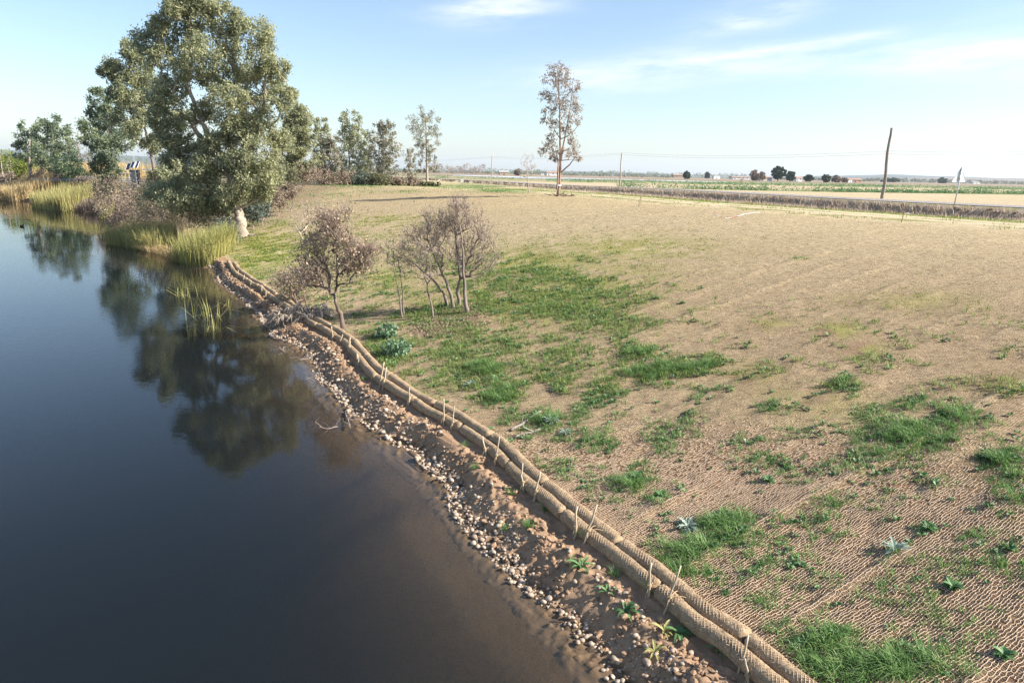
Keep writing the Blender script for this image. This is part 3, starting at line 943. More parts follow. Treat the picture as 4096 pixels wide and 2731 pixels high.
def scatter_stones(name, x, y, z, size, mat, parent=None, label=None, amp=None, smooth_=True, shapes=SHAPES):
    acc = Acc(); tint = {3: [], 4: []}
    idx = rng.integers(0, len(shapes), len(x))
    rz = rng.uniform(0, 6.28, len(x)); ti = rng.random(len(x))
    for k, (V, T, Q) in enumerate(shapes):
        s = np.nonzero(idx == k)[0]
        if not len(s): continue
        c, n_ = np.cos(rz[s])[:, None], np.sin(rz[s])[:, None]
        W_ = np.stack([V[None, :, 0] * c - V[None, :, 1] * n_, V[None, :, 0] * n_ + V[None, :, 1] * c, np.broadcast_to(V[None, :, 2], (len(s), len(V)))], -1) * size[s][:, None, None]
        W_ += np.stack([x[s], y[s], z[s]], 1)[:, None]
        b = (np.arange(len(s)) * len(V))[:, None, None]
        acc.add(W_.reshape(-1, 3), [(b + T[None]).reshape(-1, 3), (b + Q[None]).reshape(-1, 4)])
        tint[3].append(np.repeat(ti[s], len(T))); tint[4].append(np.repeat(ti[s], len(Q)))
    o = acc.put(name, mat, root=parent, smooth_=smooth_, attrs={'tint': ('FACE', np.concatenate(tint[3] + tint[4]))})
    return tag(o, label, kind='stuff')


def pebbles():
    n = 11000
    s = S_NEAR + (S_FAR - S_NEAR) * rng.random(n) ** 1.5
    w = WSTRIP(s)
    lag = np.abs(rng.normal(0, .36, n)) * np.where(s < S_NEAR + 7, 1.9, 1.0)
    e = w + .26 - lag * (.7 + .9 * smooth(.45, .62, fbm(s * .5, s * 0 + 3, 88, 2)))
    keep = (e > .42) & ((rng.random(n) < .12 + .88 * smooth(.45, .6, fbm(s * .8, e * 2, 89, 3))) | ((np.abs(e - w) < .16) & (rng.random(n) < .8)))
    s, e, w = s[keep], e[keep], w[keep]
    x, y, dx, dy = toe_at(s)
    X_ = x - dy * e; Y_ = y + dx * e
    z = np.maximum(bank_h(X_, Y_, e), ZW - .2)
    size = np.clip(rng.lognormal(-3.72, .5, len(s)), .009, .07) * (1 + .012 * np.maximum(s - S_NEAR - 8, 0)) ** 1.4
    size = np.minimum(size, .12); z = z + .18 * size
    u, v = pix(np.stack([X_, Y_, z], 1))
    inview = (u > 0) & (u < 4096) & (v > 0) & (v < 2731)
    app = np.where(inview, size / np.hypot(X_, Y_), 0)
    big = np.zeros(len(s), bool); big[np.argsort(-app)[:300]] = True
    meshes = []
    for V, T, Q in SHAPES:
        me = bpy.data.meshes.new('stone')
        me.from_pydata(V.tolist(), [], T.tolist() + Q.tolist()); me.materials.append(M['pebble']); meshes.append(me)
        me.polygons.foreach_set('use_smooth', np.ones(len(me.polygons), bool))
    for i in np.nonzero(big)[0]:
        o = bpy.data.objects.new('stone', meshes[rng.integers(0, 8)]); col.objects.link(o)
        o.location = (X_[i], Y_[i], z[i] + .2 * size[i]); o.scale = (size[i],) * 3
        o.rotation_euler = (rng.uniform(-.35, .35), rng.uniform(-.35, .35), rng.uniform(0, 6.28)); o.parent = bank
    m_ = ~big
    scatter_stones('stone', X_[m_], Y_[m_], z[m_], size[m_], M['pebble'], bank, 'smaller rounded pale pebbles along the water line', shapes=[stone_shape(20 + q, 3, 6, .4) for q in range(8)])
    # clods of earth
    n = 6500
    s = S_NEAR + (S_FAR - S_NEAR) * rng.random(n) ** 1.5; w = WSTRIP(s)
    e = .35 + (w - .35) * rng.random(n) ** .9
    k = rng.random(n) < smooth(.36, .6, fbm(s * 1.1, e * 2.2, 93, 3)) + .12
    s, e = s[k], e[k]
    x, y, dx, dy = toe_at(s); X_ = x - dy * e; Y_ = y + dx * e
    sz = np.clip(rng.lognormal(-3.75, .55, len(s)), .008, .075) * np.where(s > S_NEAR + 20, 1.5, 1)
    shp = [stone_shape(50 + q, 3, 5, .9) for q in range(8)]
    scatter_stones('earth_clod', X_, Y_, bank_h(X_, Y_, e) + .2 * sz, sz, M['soil'], bank, 'crumbled clods of brown earth on the bank', smooth_=False, shapes=shp)


pebbles()

# ------------------------------------------------------------------ coir logs
LOG_S0 = TOE_ARC[4] - .3


def coir_log(s0, s1, d, zc, R_, name, label, hi):
    L = s1 - s0
    na = (42, 24, 14)[hi]; st = (.022, .06, .16)[hi]
    ns = max(8, int(L / st))
    s = np.linspace(s0, s1, ns); q = np.linspace(0, 1, ns)
    x, y, dx, dy = toe_at(s)
    off = d + .09 * (fbm(s * .7, s * 0, 400 + int(d * 50), 2) - .5) + random.uniform(-.012, .012)
    zz = zc + .10 * (fbm(s * .6, s * 0 + 5, 410 + int(d * 50), 2) - .5)
    P = np.stack([x + dy * off, y - dx * off, zz], 1)
    T = np.stack([dx, dy, np.zeros(ns)], 1); A = np.stack([dy, -dx, np.zeros(ns)], 1); B = np.tile([0, 0, 1.], (ns, 1))
    endr = np.minimum(np.minimum(q, 1 - q) * L / .07, 1)
    prof = np.sqrt(np.clip(1 - (1 - endr) ** 2.2, .0, 1)) * .96 + .04
    th = np.arange(na) * 2 * math.pi / na
    TH, SS = np.meshgrid(th, s - s0); NR = 13
    aa = NR * TH / (2 * math.pi) + SS / .058; bb = NR * TH / (2 * math.pi) - SS / .058
    bulge = np.abs(np.sin(math.pi * aa) * np.sin(math.pi * bb)) ** .6
    amp = (.013, .010, .0)[hi]
    r = (R_ * prof)[:, None] * (1 + .24 * (fbm(SS * 3 + s0, TH * 1.2, 420, 3) - .5)) + amp * bulge * prof[:, None]
    V = P[:, None] + r[..., None] * (A[:, None] * np.cos(TH)[..., None] + B[:, None] * np.sin(TH)[..., None])
    V = V.reshape(-1, 3); i = np.arange(na); j = (i + 1) % na
    f = np.concatenate([np.stack([k * na + i, k * na + j, (k + 1) * na + j, (k + 1) * na + i], -1) for k in range(ns - 1)])
    V = np.concatenate([V, P[:1], P[-1:]]); c0 = len(V) - 2; m_ = (ns - 1) * na
    caps = np.concatenate([np.stack([j, i, np.full(na, c0)], -1), np.stack([m_ + i, m_ + j, np.full(na, c0 + 1)], -1)])
    base = P[ns // 2] - np.array([0, 0, R_])
    root = thing(name, base, label, 'coir log', 'coir logs laid in two rows along the toe of the bank')
    put('fibre_roll', V, [caps, f], M['coir'], root=root, smooth_=True)
    if hi < 1:
        # cords of the net that wraps it: two families of helices
        acc = Acc(); step = (.045, .09)[hi]; m = int(L / step)
        sl = np.linspace(.05, L - .05, m)
        Pi = np.stack([np.interp(sl, s - s0, P[:, k]) for k in range(3)], 1)
        Ai = np.stack([np.interp(sl, s - s0, A[:, k]) for k in range(3)], 1)
        pr = np.interp(sl, s - s0, prof)
        for sg in (1, -1):
            for k in range(NR):
                ph = 2 * math.pi / NR * (k + sg * sl / .058)
                out = Ai * np.cos(ph)[:, None] + np.array([0, 0, 1.]) * np.sin(ph)[:, None]
                C_ = Pi + out * ((R_ * 1.0 + .007) * pr)[:, None]
                acc.add(*prisms(C_[:-1], C_[1:], .004, .004, 3))
        # loose fibres standing off the log
        nh = int(320 * L); k = rng.integers(0, len(V) - 2, nh); P0 = V[k]; ctr = P[np.clip(k // na, 0, ns - 1)]
        out = P0 - ctr; out /= np.maximum(np.linalg.norm(out, axis=1, keepdims=True), 1e-6); out = out + rng.normal(size=(nh, 3)) * .6
        sd = rng.normal(size=(nh, 3)) * .0022
        HV = np.stack([P0 - sd, P0 + sd, P0 + out * rng.uniform(.012, .04, nh)[:, None]], 1).reshape(-1, 3)
        tag(put('loose_fibres', HV, np.arange(nh * 3).reshape(-1, 3), M['cord'], root=root), kind='stuff')
        tag(acc.put('cord_net', M['cord'], root=root), 'tan cords knotted in diamonds round the log', kind='stuff')


def logs():
    for row, d, zc, R_, ph, word in ((0, -.11, ZT + .075, .120, 0, 'waterside'), (1, .125, ZT + .14, .126, 1.35, 'upper')):
        s = LOG_S0 - ph; k = 0
        end = TOE_ARC[26] - 1.0 - row * .8
        while s < end:
            L = 2.3 + .5 * random.random(); e = min(s + L, end)
            if e - s > .6:
                p = np.array(toe_at((s + e) / 2)[:2]); r = np.hypot(*p)
                hi = 0 if r < 14 else (1 if r < 27 else 2)
                if e > LOG_S0 + .8:
                    coir_log(s, e, d, zc, R_, 'coir_log', f'tan netted coir log, {ORD[k]} from the bottom edge in the {word} row', hi); k += 1
            s = e + .01


logs()

# ------------------------------------------------------------------ stakes with rope
def stakes():
    def r6(x, y): return 1900 + .53 * x, 1900 + .53 * y
    def r5(x, y): return 1400 + .5102 * x, 1400 + .5102 * y
    def r4(x, y): return 500 + .6378 * x, 900 + .6378 * y
    L = [(r6, 2095, 1325, 2115, 1530), (r6, 2050, 1170, 1965, 1470), (r6, 1500, 675, 1385, 1050), (r6, 1345, 645, 1330, 920), (r6, 915, 215, 815, 520), (r6, 785, 205, 770, 460),
         (r5, 1495, 940, 1445, 1185), (r5, 1397, 860, 1413, 1100), (r5, 1140, 665, 1105, 900), (r5, 1018, 665, 1045, 830), (r5, 787, 435, 765, 640), (r5, 712, 380, 720, 600),
         (r5, 455, 285, 448, 440), (r5, 435, 345, 405, 440), (r5, 290, 115, 258, 305), (r5, 265, 85, 230, 290), (r4, 1500, 800, 1497, 885), (r4, 1490, 790, 1483, 870),
         (r4, 1445, 720, 1433, 800), (r4, 1440, 695, 1420, 790), (r4, 1383, 680, 1362, 745), (r4, 1320, 620, 1333, 715),
         (r4, 915, 405, 915, 445), (r4, 852, 375, 855, 430), (r4, 797, 340, 800, 385), (r4, 757, 310, 752, 355), (r4, 722, 275, 722, 330), (r4, 700, 245, 697, 292)]
    for k, (fn, tx, ty, bx, by) in enumerate(L):
        ub, vb = fn(bx, by); ut, vt = fn(tx, ty)
        p = atz(ub, vb, ZT - .02)
        dt_, ar = pdist(TOE, p[None, 0], p[None, 1])
        x, y, dx, dy = toe_at(ar[0]); d = -.27
        p = np.array([x + dy * d, y - dx * d, 0]); p[2] = g1(p[0], p[1])
        # the same foot seen from the photo; keep height and lean from the photograph
        t = atd(ut, vt, p[1] + .05)
        t[0] += p[0] - atd(ub, vb, p[1])[0]
        t[2] += p[2] - atd(ub, vb, p[1])[2]
        ax = t - p; n = 7
        q = np.linspace(-.22, 1, n)
        P = p + ax * q[:, None] + rng.normal(size=(n, 3)) * .008
        far = np.hypot(*p[:2]) > 18
        R_ = np.linspace(.019, .015, n) * rng.uniform(.85, 1.2) * (1.15 if far else 1) * (1 + .12 * (rng.random(n) - .5))
        word = ORD[k] if k < 20 else ['twenty-first', 'twenty-second', 'twenty-third', 'twenty-fourth', 'twenty-fifth', 'twenty-sixth', 'twenty-seventh', 'twenty-eighth'][k - 20]
        root = thing('wooden_stake', p, f'rough peeled wooden stake tied to coir logs, {word} counted from the bottom edge', 'stake', 'stakes driven along the coir logs')
        V, f = tube(P, R_, 8)
        pl_ = put('pole', V, f, M['wood'], root=root, smooth_=True)
        acc = Acc()
        # rope: turns round the stake and a tail over the log
        hh = .35
        c0 = p + ax * hh; a = np.linspace(0, 6.28 * 3, 40)
        hel = c0 + np.stack([np.cos(a) * .03, np.sin(a) * .03, a * .0022], 1)
        acc.add(*tube(hel, .006, 5))
        out = np.array([dy, -dx, 0])
        for sg in (1, -1):
            u = np.linspace(0, 1, 8)[:, None]
            tail = c0 + (out * .30 + np.array([dx, dy, 0]) * .12 * sg) * u + np.array([0, 0, 1.]) * (.05 * np.sin(u * 3.1) - .05 * u)
            acc.add(*tube(tail, .006, 5))
        u = np.linspace(0, 1, 6)[:, None]
        acc.add(*tube(c0 + np.array([-.03, -.03, 0]) * u * 2 - np.array([0, 0, .16]) * u ** 1.5, .004, 4))
        acc.put('rope_tie', M['rope'], root=pl_)


stakes()

# ------------------------------------------------------------------ grass and small weeds (uncountable cover)
def sample_map(n, rmin, rmax, fn, amax=1.0):
    """points on the bank with density fn(u, v, x, y)"""
    out = []
    x = rng.uniform(-30, 42, n); y = rng.uniform(3, 95, n)
    r = np.hypot(x, y); k = (r > rmin) & (r < rmax)
    x, y = x[k], y[k]
    dt_, _ = pdist(TOE, x, y); dp_2, _ = pdist(TOP, x, y)
    k = (dt_ > .45) & (dp_2 < 2); x, y = x[k], y[k]
    z = ground(x, y)
    u, v = pix(np.stack([x, y, z], 1))
    k = (u > -200) & (u < 4300) & (v < 2950) & (v > 300)
    x, y, z, u, v = x[k], y[k], z[k], u[k], v[k]
    w = fn(u, v, x, y)
    k = rng.random(len(x)) < w
    return np.stack([x[k], y[k], z[k]], 1), w[k]


def dens(u, v, x, y):
    base = ell(DENSE, u, v)
    nn = fbm(x * 1.5, y * 1.5, 501, 4)
    d = base * smooth(.30, .56, nn * .6 + base * .45)
    lo = smooth(1150, 1600, v) * .42 * smooth(.46, .66, nn) + smooth(900, 1100, v) * smooth(2800, 1900, u) * .16 * smooth(.46, .6, nn)
    return np.clip(d + lo, 0, 1)


def grass():
    acc = Acc(); tn = {3: [], 4: []}
    def add(P, per, h, w, spread, bend=(.3, 1.1), tint0=.5):
        n = len(P) * per
        Q = np.repeat(P, per, 0); ld = unit2(n)
        Q = Q + np.concatenate([ld * (rng.random((n, 1)) * spread), np.zeros((n, 1))], 1)
        hh = np.repeat(rng.uniform(.6, 1.35, len(P)), per) * rng.uniform(h * .6, h * 1.3, n)
        t = np.clip(rng.normal(tint0, .2, n) + np.repeat(rng.normal(0, .12, len(P)), per), 0, 1)
        V, (f3, f4), _ = blades(Q, hh, w * rng.uniform(.7, 1.4, n), ld, rng.uniform(bend[0], bend[1], n), t)
        acc.add(V, [f3, f4]); tn[3].append(t); tn[4].append(t)
    P, w = sample_map(900000, 3, 17, dens)
    P = P[:11000]
    add(P, 11, .105, .010, .075)
    P, w = sample_map(900000, 3, 20, lambda u, v, x, y: (ell(DENSE, u, v) > .62) * smooth(.44, .56, fbm(x * 1.5, y * 1.5, 501, 4)) * .5)
    P = P[:1300]
    add(P, 30, .21, .010, .15, (.5, 1.5), .58)
    tag(acc.put('grass', M['grass'], attrs={'tint': ('FACE', np.concatenate(tn[3] + tn[4]))}), 'lush green grass tufts growing through the netting close by', 'grass', kind='stuff')
    acc = Acc(); tn = {3: [], 4: []}
    P, w = sample_map(700000, 17, 32, dens)
    P = P[:10000]
    add(P, 8, .14, .016, .12)
    P, w = sample_map(700000, 32, 75, dens)
    P = P[:8000]
    add(P, 6, .13, .03, .22)
    P2, w = sample_map(500000, 3, 26, lambda u, v, x, y: np.clip(.25 * dens(u, v, x, y) + .05, 0, 1))
    P2 = P2[:4200]; m = len(P2) * 2; P2 = np.repeat(P2, 2, 0) + np.concatenate([rng.normal(size=(m, 2)) * .05, np.zeros((m, 1))], 1)
    V, fs, t = blades(P2, rng.uniform(.05, .2, m), rng.uniform(.006, .012, m), unit2(m), rng.uniform(.5, 1.8, m))
    tag(put('dead_straw', V, fs, M['dry_grass'], attrs={'tint': ('FACE', t)}), 'dry straw blades lying among the green tufts', 'straw', kind='stuff')
    tag(acc.put('grass', M['meadow'], attrs={'tint': ('FACE', np.concatenate(tn[3] + tn[4]))}), 'yellowish green grass over the middle of the slope', 'grass', kind='stuff')
    # young pale grass film
    acc = Acc(); tn = {3: [], 4: []}
    pale = lambda u, v, x, y: ell(PALE, u, v) * smooth(.4, .58, fbm(x * 1.2, y * 1.2, 511, 4)) * .8
    for a, b, n, cap, per, h, w_b, sp in ((3, 20, 400000, 2200, 6, .05, .007, .10), (20, 45, 500000, 3600, 5, .07, .016, .18), (45, 100, 500000, 3200, 4, .10, .045, .35)):
        P, w = sample_map(n, a, b, pale)
        add(P[:cap], per, h, w_b, sp, (.2, .8))
    tag(acc.put('young_grass', M['moss'], attrs={'tint': ('FACE', np.concatenate(tn[3] + tn[4]))}), 'thin yellow green seedling grass on the slope', 'grass', kind='stuff')
    # low broad leaved weeds
    P, w = sample_map(500000, 3, 36, lambda u, v, x, y: np.clip(.12 * smooth(1400, 1900, v) + .03 * smooth(1050, 1300, v) * smooth(2900, 2300, u) + dens(u, v, x, y) * .6, 0, 1) * smooth(.45, .62, fbm(x * 2.4, y * 2.4, 521, 3)))
    P = P[:5200]
    r = np.hypot(P[:, 0], P[:, 1])
    per = 9; n = len(P) * per
    ld = unit2(n); L = np.repeat(rng.uniform(.025, .075, len(P)) * (1 + r * .025), per) * rng.uniform(.6, 1.2, n)
    Q = np.repeat(P, per, 0); L3 = np.concatenate([ld, np.zeros((n, 1))], 1); S = np.stack([-ld[:, 1], ld[:, 0], np.zeros(n)], 1)
    lift = rng.uniform(.1, .9, n)[:, None]
    up = np.array([0, 0, 1.])
    V = np.stack([Q + up * .02, Q + L3 * (L * .55)[:, None] + S * (L * .3)[:, None] + up * (.02 + L[:, None] * lift * .8), Q + L3 * L[:, None] + up * (.02 + L[:, None] * lift * .5),
                  Q + L3 * (L * .55)[:, None] - S * (L * .3)[:, None] + up * (.02 + L[:, None] * lift * .8)], 1).reshape(-1, 3)
    t = np.clip(np.repeat(rng.normal(.5, .2, len(P)), per) + rng.normal(0, .12, n), 0, 1)
    tag(put('low_weeds', V, np.arange(n * 4).reshape(-1, 4), M['weed'], attrs={'tint': ('FACE', t)}), 'small broad leaved weeds scattered over the netting', 'weeds', kind='stuff')


grass()


# ------------------------------------------------------------------ single plants
def rosette(name, p, n, L, wr, mat, label, cat, lobes=0, lift=(.15, .8), arch=.35, group=None):
    """leaves built from a midrib strip with a lobed outline"""
    acc = Acc(); tint = []
    m = 9 if lobes else 6
    for k in range(n):
        a = 6.28 * k / n * 2.4 + rng.uniform(-.4, .4); l = L * rng.uniform(.6, 1.15); li = rng.uniform(*lift)
        d = np.array([math.cos(a), math.sin(a), 0]); s = np.array([-d[1], d[0], 0])
        t = np.linspace(0, 1, m)
        c = p + d * (l * t)[:, None] + np.array([0, 0, 1.]) * (.02 + l * (li * t - arch * t * t * (1 + li * .5)))[:, None]
        c[:, 2] = np.maximum(c[:, 2], p[2] + .012)
        w = l * wr * np.sin(np.clip(t * 1.0 + .08, 0, 1) * math.pi) ** .7
        if lobes: w = w * np.where(np.arange(m) % 2 == 0, .45, 1.25)
        w[-1] = .002
        cup = np.array([0, 0, 1.]) * (w * .35)[:, None]
        V = np.concatenate([c - s * w[:, None] + cup, c, c + s * w[:, None] + cup]); i = np.arange(m - 1)
        f = np.concatenate([np.stack([i, i + m, i + m + 1, i + 1], 1), np.stack([i + m, i + 2 * m, i + 2 * m + 1, i + m + 1], 1)])
        acc.add(V, f); tint += [np.clip(rng.normal(.5, .2), 0, 1)] * len(f)
    root = thing(name, p, label, cat, group)
    acc.put('leaf_rosette', mat, root=root, attrs={'tint': ('FACE', tint)})
    P = np.array([p - [0, 0, .05], p + [0, 0, .03]]); V, f = tube(P, .012, 6)
    put('root_crown', V, f, mat, root=root)
    return root


PL = [('silver_thistle', 2750, 2112, 26, .30, .17, 'thistle', 'large silvery thistle rosette beside the tall tuft near the log', 'thistle', 1),
      ('silver_thistle', 3575, 2205, 16, .30, .15, 'thistle', 'silvery lobed thistle spread flat on open netting at the right', 'thistle', 1),
      ('silver_thistle', 2205, 1690, 18, .30, .16, 'thistle', 'silvery thistle next to the cut branches on the slope', 'thistle', 1),
      ('silver_thistle', 2262, 1732, 14, .26, .16, 'thistle', 'pale thistle just below and right of the cut branches', 'thistle', 1),
      ('silver_thistle', 1880, 1540, 12, .30, .16, 'thistle', 'small pale thistle inside the dense green patch', 'thistle', 1),
      ('leafy_weed', 1545, 1350, 40, .62, .22, 'weed', 'tall blue green leafy weed, the farther of two beside the log bend', 'weed', 1),
      ('leafy_weed', 1588, 1420, 40, .62, .22, 'weed', 'tall blue green leafy weed, the nearer of two beside the log bend', 'weed', 1),
      ('leafy_weed', 2540, 1925, 26, .24, .25, 'weed', 'bushy green weed above the middle of the log row', 'weed', 0),
      ('leafy_weed', 2640, 1990, 20, .22, .25, 'weed', 'green leafy weed below the bushy one on bare netting', 'weed', 0),
      ('leafy_weed', 3710, 2120, 20, .24, .22, 'weed', 'round green weed standing alone above the flat thistle', 'weed', 0),
      ('leafy_weed', 3200, 2270, 12, .18, .24, 'weed', 'small green rosette on bare netting right of the tall tuft', 'weed', 0),
      ('leafy_weed', 3810, 2350, 16, .24, .2, 'weed', 'spreading dark green weed near the right edge', 'weed', 0),
      ('leafy_weed', 4010, 2640, 14, .22, .2, 'weed', 'green weed in the bottom right corner', 'weed', 0),
      ('leafy_weed', 3070, 1930, 12, .22, .22, 'weed', 'single green rosette in the middle of the netting', 'weed', 0),
      ('leafy_weed', 3960, 1835, 18, .26, .2, 'weed', 'dark leafy weed by the right edge of the netting', 'weed', 0)]
for nm, u, v, n, L, wr, mt, lab, cat, lob in PL:
    q = hit(u, v)
    if L > .5:
        rt = thing(nm, q, lab, cat)
        V, f, t = leaves(ell_points(q + [0, 0, .22], (.45, .42, .27), 55, .3), 9, .14, .13, .08, .1); V[:, 2] = np.maximum(V[:, 2], q[2])
        put('foliage', V, f, M['kale'], root=rt, attrs={'tint': ('FACE', t)})
        sk = Skel(); sk.chain([q - [0, 0, .05], q + [0, 0, .15]], [.02, .018]); sk.grow(ell_points(q + [0, 0, .22], (.42, .38, .25), 26, .3)); sk.mesh(.006).put('stems', M['weed'], root=rt)
        continue
    if mt == 'weed': n, L, wr = int(n * 2.6), L * .6, .26
    if mt == 'thistle': n, L, wr = int(n * 1.7), L * .8, wr * .8
    rosette(nm, q, n, L, wr, M[mt], lab, cat, lob, lift=(.2, 1.0) if L < .5 else (.5, 1.7), group=None)
DK = [(2322, 2290, .26, 'big dock plant on the earth strip, nearest to the middle stakes'), (2430, 2380, .20, 'dock plant among pebbles just below the big dock'),
      (2500, 2455, .22, 'spiky dock plant on the pebble bank halfway to the corner'), (2655, 2550, .20, 'brownish dock plant low on the bank beside another dock'), (2715, 2560, .22, 'fresh green dock plant close to the waterside log'),
      (2620, 2610, .18, 'wilted dock plant standing in the pebbles'), (2870, 2630, .2, 'dark dock plant in the shade of the waterside log')]
for u, v, L, lab in DK:
    q = atz(u, v, ZT - .14); q[2] = g1(q[0], q[1]) + .03
    rosette('dock_plant', q, 11, L, .13, M['reed_green' if 'brown' in lab or 'wilt' in lab else 'weed'], lab, 'dock plant', 0, lift=(.4, 1.4), arch=.5)
# grass tufts along the foot of the waterside log
TF = [(2020, 2090), (2120, 2115), (2370, 2175), (2460, 2320), (2600, 2400), (2290, 2270), (1740, 1680), (1860, 1800), (1900, 1880), (2040, 1990), (2180, 2060), (2330, 2170), (2110, 2110), (1620, 1600), (1460, 1530), (1750, 1690)]
acc = Acc(); tn3 = []; tn4 = []
for u, v in TF:
    q = atz(u, v, ZT - .12); q[2] = g1(q[0], q[1]) + .03
    n = 46; ld = unit2(n); Q = q + np.concatenate([ld * rng.random((n, 1)) * .05, np.zeros((n, 1))], 1)
    V, fs, t = blades(Q, rng.uniform(.08, .22, n), rng.uniform(.006, .012, n), ld, rng.uniform(.4, 1.2, n))
    acc.add(V, fs); tn3.append(t[:n]); tn4.append(t[:n])
tag(acc.put('bank_grass', M['grass'], attrs={'tint': ('FACE', np.concatenate(tn3 + tn4))}), 'small grass tufts on the earth strip below the logs', 'grass', kind='stuff')

# ------------------------------------------------------------------ trees
def leafy_tree(name, base, trunk, clumps, depth, label, bark='bark_euc', leaf='euc', r0=.45, ln=.24, wd=.085, per=55, sub=9, droop=.6, rtip=.012, extra=None, cat='tree', thick=.75, wob=.07, spread=.21, tone=0.0, group=None):
    """trunk: photo pixels from the foot up; clumps: (u, v, ru, rv) in photo pixels, at the given depth (m along +Y)"""
    mpp = depth / F / cp
    root = thing(name, base, label, cat, group)
    sk = Skel()
    n = len(trunk)
    off = np.linspace(0, .0, n)
    tp = [np.array(base) - [0, 0, .3]] + [atd(u, v, depth) for u, v in trunk[1:]]
    # smooth the trunk by resampling
    tp = np.array(tp); k = np.linspace(0, 1, n); kk = np.linspace(0, 1, 4 * n)
    tp = np.stack([np.interp(kk, k, tp[:, i]) for i in range(3)], 1)
    tp[1:-1] += rng.normal(size=(len(tp) - 2, 3)) * r0 * .12
    rr = r0 * (1 - .72 * kk) * (1 + .5 * np.exp(-kk * 14))
    V, f = tube(tp, rr, 12)
    put('trunk', V, f, M[bark], root=root, smooth_=True)
    sk.chain(tp, list(rr * .9))
    P = []; S = []
    for c in clumps:
        u, v, ru, rv = c[:4]
        dz = c[4] if len(c) > 4 else rng.uniform(-.55, .55) * max(ru, rv) * 3.0 * thick
        ctr = atd(u, v, depth); ctr = ctr + np.array([ctr[0] / depth, 1, 0]) * dz * mpp
        R3 = np.array([ru * mpp, (ru + rv) * .5 * mpp, rv * mpp])
        m = max(4, int(sub * (ru * rv / 3600.) ** .5 * 3.2))
        P.append(ell_points(ctr, R3, m)); S.append(np.full(m, spread * (ru * rv) ** .5 * mpp + .12))
    P = np.concatenate(P); S = np.concatenate(S)
    sk.grow(P[rng.random(len(P)) < .8], wob=wob)
    A = sk.mesh(rtip, .52, rmax=r0 * .5, n=5)
    A.put('branches', M[bark], root=root)
    V, f, t = leaves(P, per, S, ln, wd, droop)
    put('crown', V, f, M[leaf], root=root, attrs={'tint': ('FACE', np.clip(t + tone, 0, 1))})
    if extra is not None: extra(root)
    return root


def auto_clumps(x0, x1, y0, y1, n=12, taper=.5, pear=.45):
    """clumps filling a crown of the given pixel box, widest at the share `pear` from its top"""
    cx = (x0 + x1) / 2; w = (x1 - x0) / 2; h = y1 - y0; out = []
    for i in range(n):
        t = (i + .5) / n
        g = math.sin(math.pi * min(1, .12 + .88 * (t / pear * .5 if t < pear else .5 + (t - pear) / (1 - pear) * .42))) ** .7
        rv = h / n * 1.5 + 4
        ru = max(7, w * g * random.uniform(.36, .6))
        x = cx + random.uniform(-1, 1) * max(0, w * g * 1.1 - ru * .7)
        out.append((x, y0 + h * t, ru, min(rv, ru * 1.2)))
        if g > .5: out.append((cx - (x - cx) + random.uniform(-.3, .3) * w * g, y0 + h * (t + random.uniform(-.5, .5) / n), ru * .8, min(rv, ru)))
    return out


def base_at(u, depth):
    p = atd(u, 700, depth); return np.array([p[0], depth, g1(p[0], depth)])


MAIN = [(786, 57, 109, 60), (700, 60, 50, 45), (941, 86, 44, 50), (1033, 149, 70, 63), (901, 126, 62, 60), (746, 143, 75, 60), (643, 115, 46, 42), (603, 166, 72, 55), (649, 230, 82, 52), (804, 230, 94, 60),
        (930, 241, 70, 62), (1050, 230, 54, 72), (689, 344, 63, 46), (746, 287, 60, 45), (861, 321, 75, 52), (976, 321, 70, 58), (1073, 310, 63, 62), (1119, 275, 36, 42), (1125, 402, 60, 42), (1165, 370, 26, 24), (918, 402, 84, 44),
        (821, 436, 55, 38), (1022, 413, 68, 44), (660, 402, 72, 38), (650, 470, 84, 44), (689, 540, 78, 42), (717, 580, 72, 32), (918, 499, 60, 46), (976, 505, 74, 56), (1050, 494, 60, 58), (947, 562, 78, 46),
        (850, 643, 82, 46), (775, 677, 72, 50), (947, 649, 78, 50), (1045, 620, 74, 66), (1004, 706, 88, 54), (861, 723, 82, 48), (804, 775, 66, 40), (918, 769, 74, 40), (746, 735, 66, 44), (1090, 689, 48, 56), (1060, 770, 40, 30), (1120, 560, 40, 50), (735, 480, 58, 40), (850, 560, 56, 36), (700, 640, 60, 40), (785, 610, 56, 34), (840, 815, 60, 34), (1010, 775, 66, 38), (770, 800, 60, 36), (700, 800, 60, 40), (900, 820, 40, 24), (640, 770, 60, 44)]
MAIN = [(a, b, c * .95, d * .95) for a, b, c, d in MAIN] + [(790, 18, 90, 44), (715, 12, 52, 34), (860, 22, 56, 38), (770, -20, 70, 30)]
q = hit(965, 950)
DM = q[1]


def limb_parts(sk, mat, root):
    ch = []
    for i, pr in enumerate(sk.par):
        if pr < 0: ch.append([i])
        else: ch[-1].append(i)
    for c in ch:
        P = np.array([sk.p[i] for i in c]); r = np.array([sk.fix[i] for i in c])
        k = np.linspace(0, 1, len(c)); kk = np.linspace(0, 1, 4 * len(c))
        P = np.stack([np.interp(kk, k, P[:, i]) for i in range(3)], 1); P[1:-1] += rng.normal(size=(len(kk) - 2, 3)) * r[0] * .12
        V, f = tube(P, np.interp(kk, k, r), 8); put('limb', V, f, M[mat], root=root, smooth_=True)


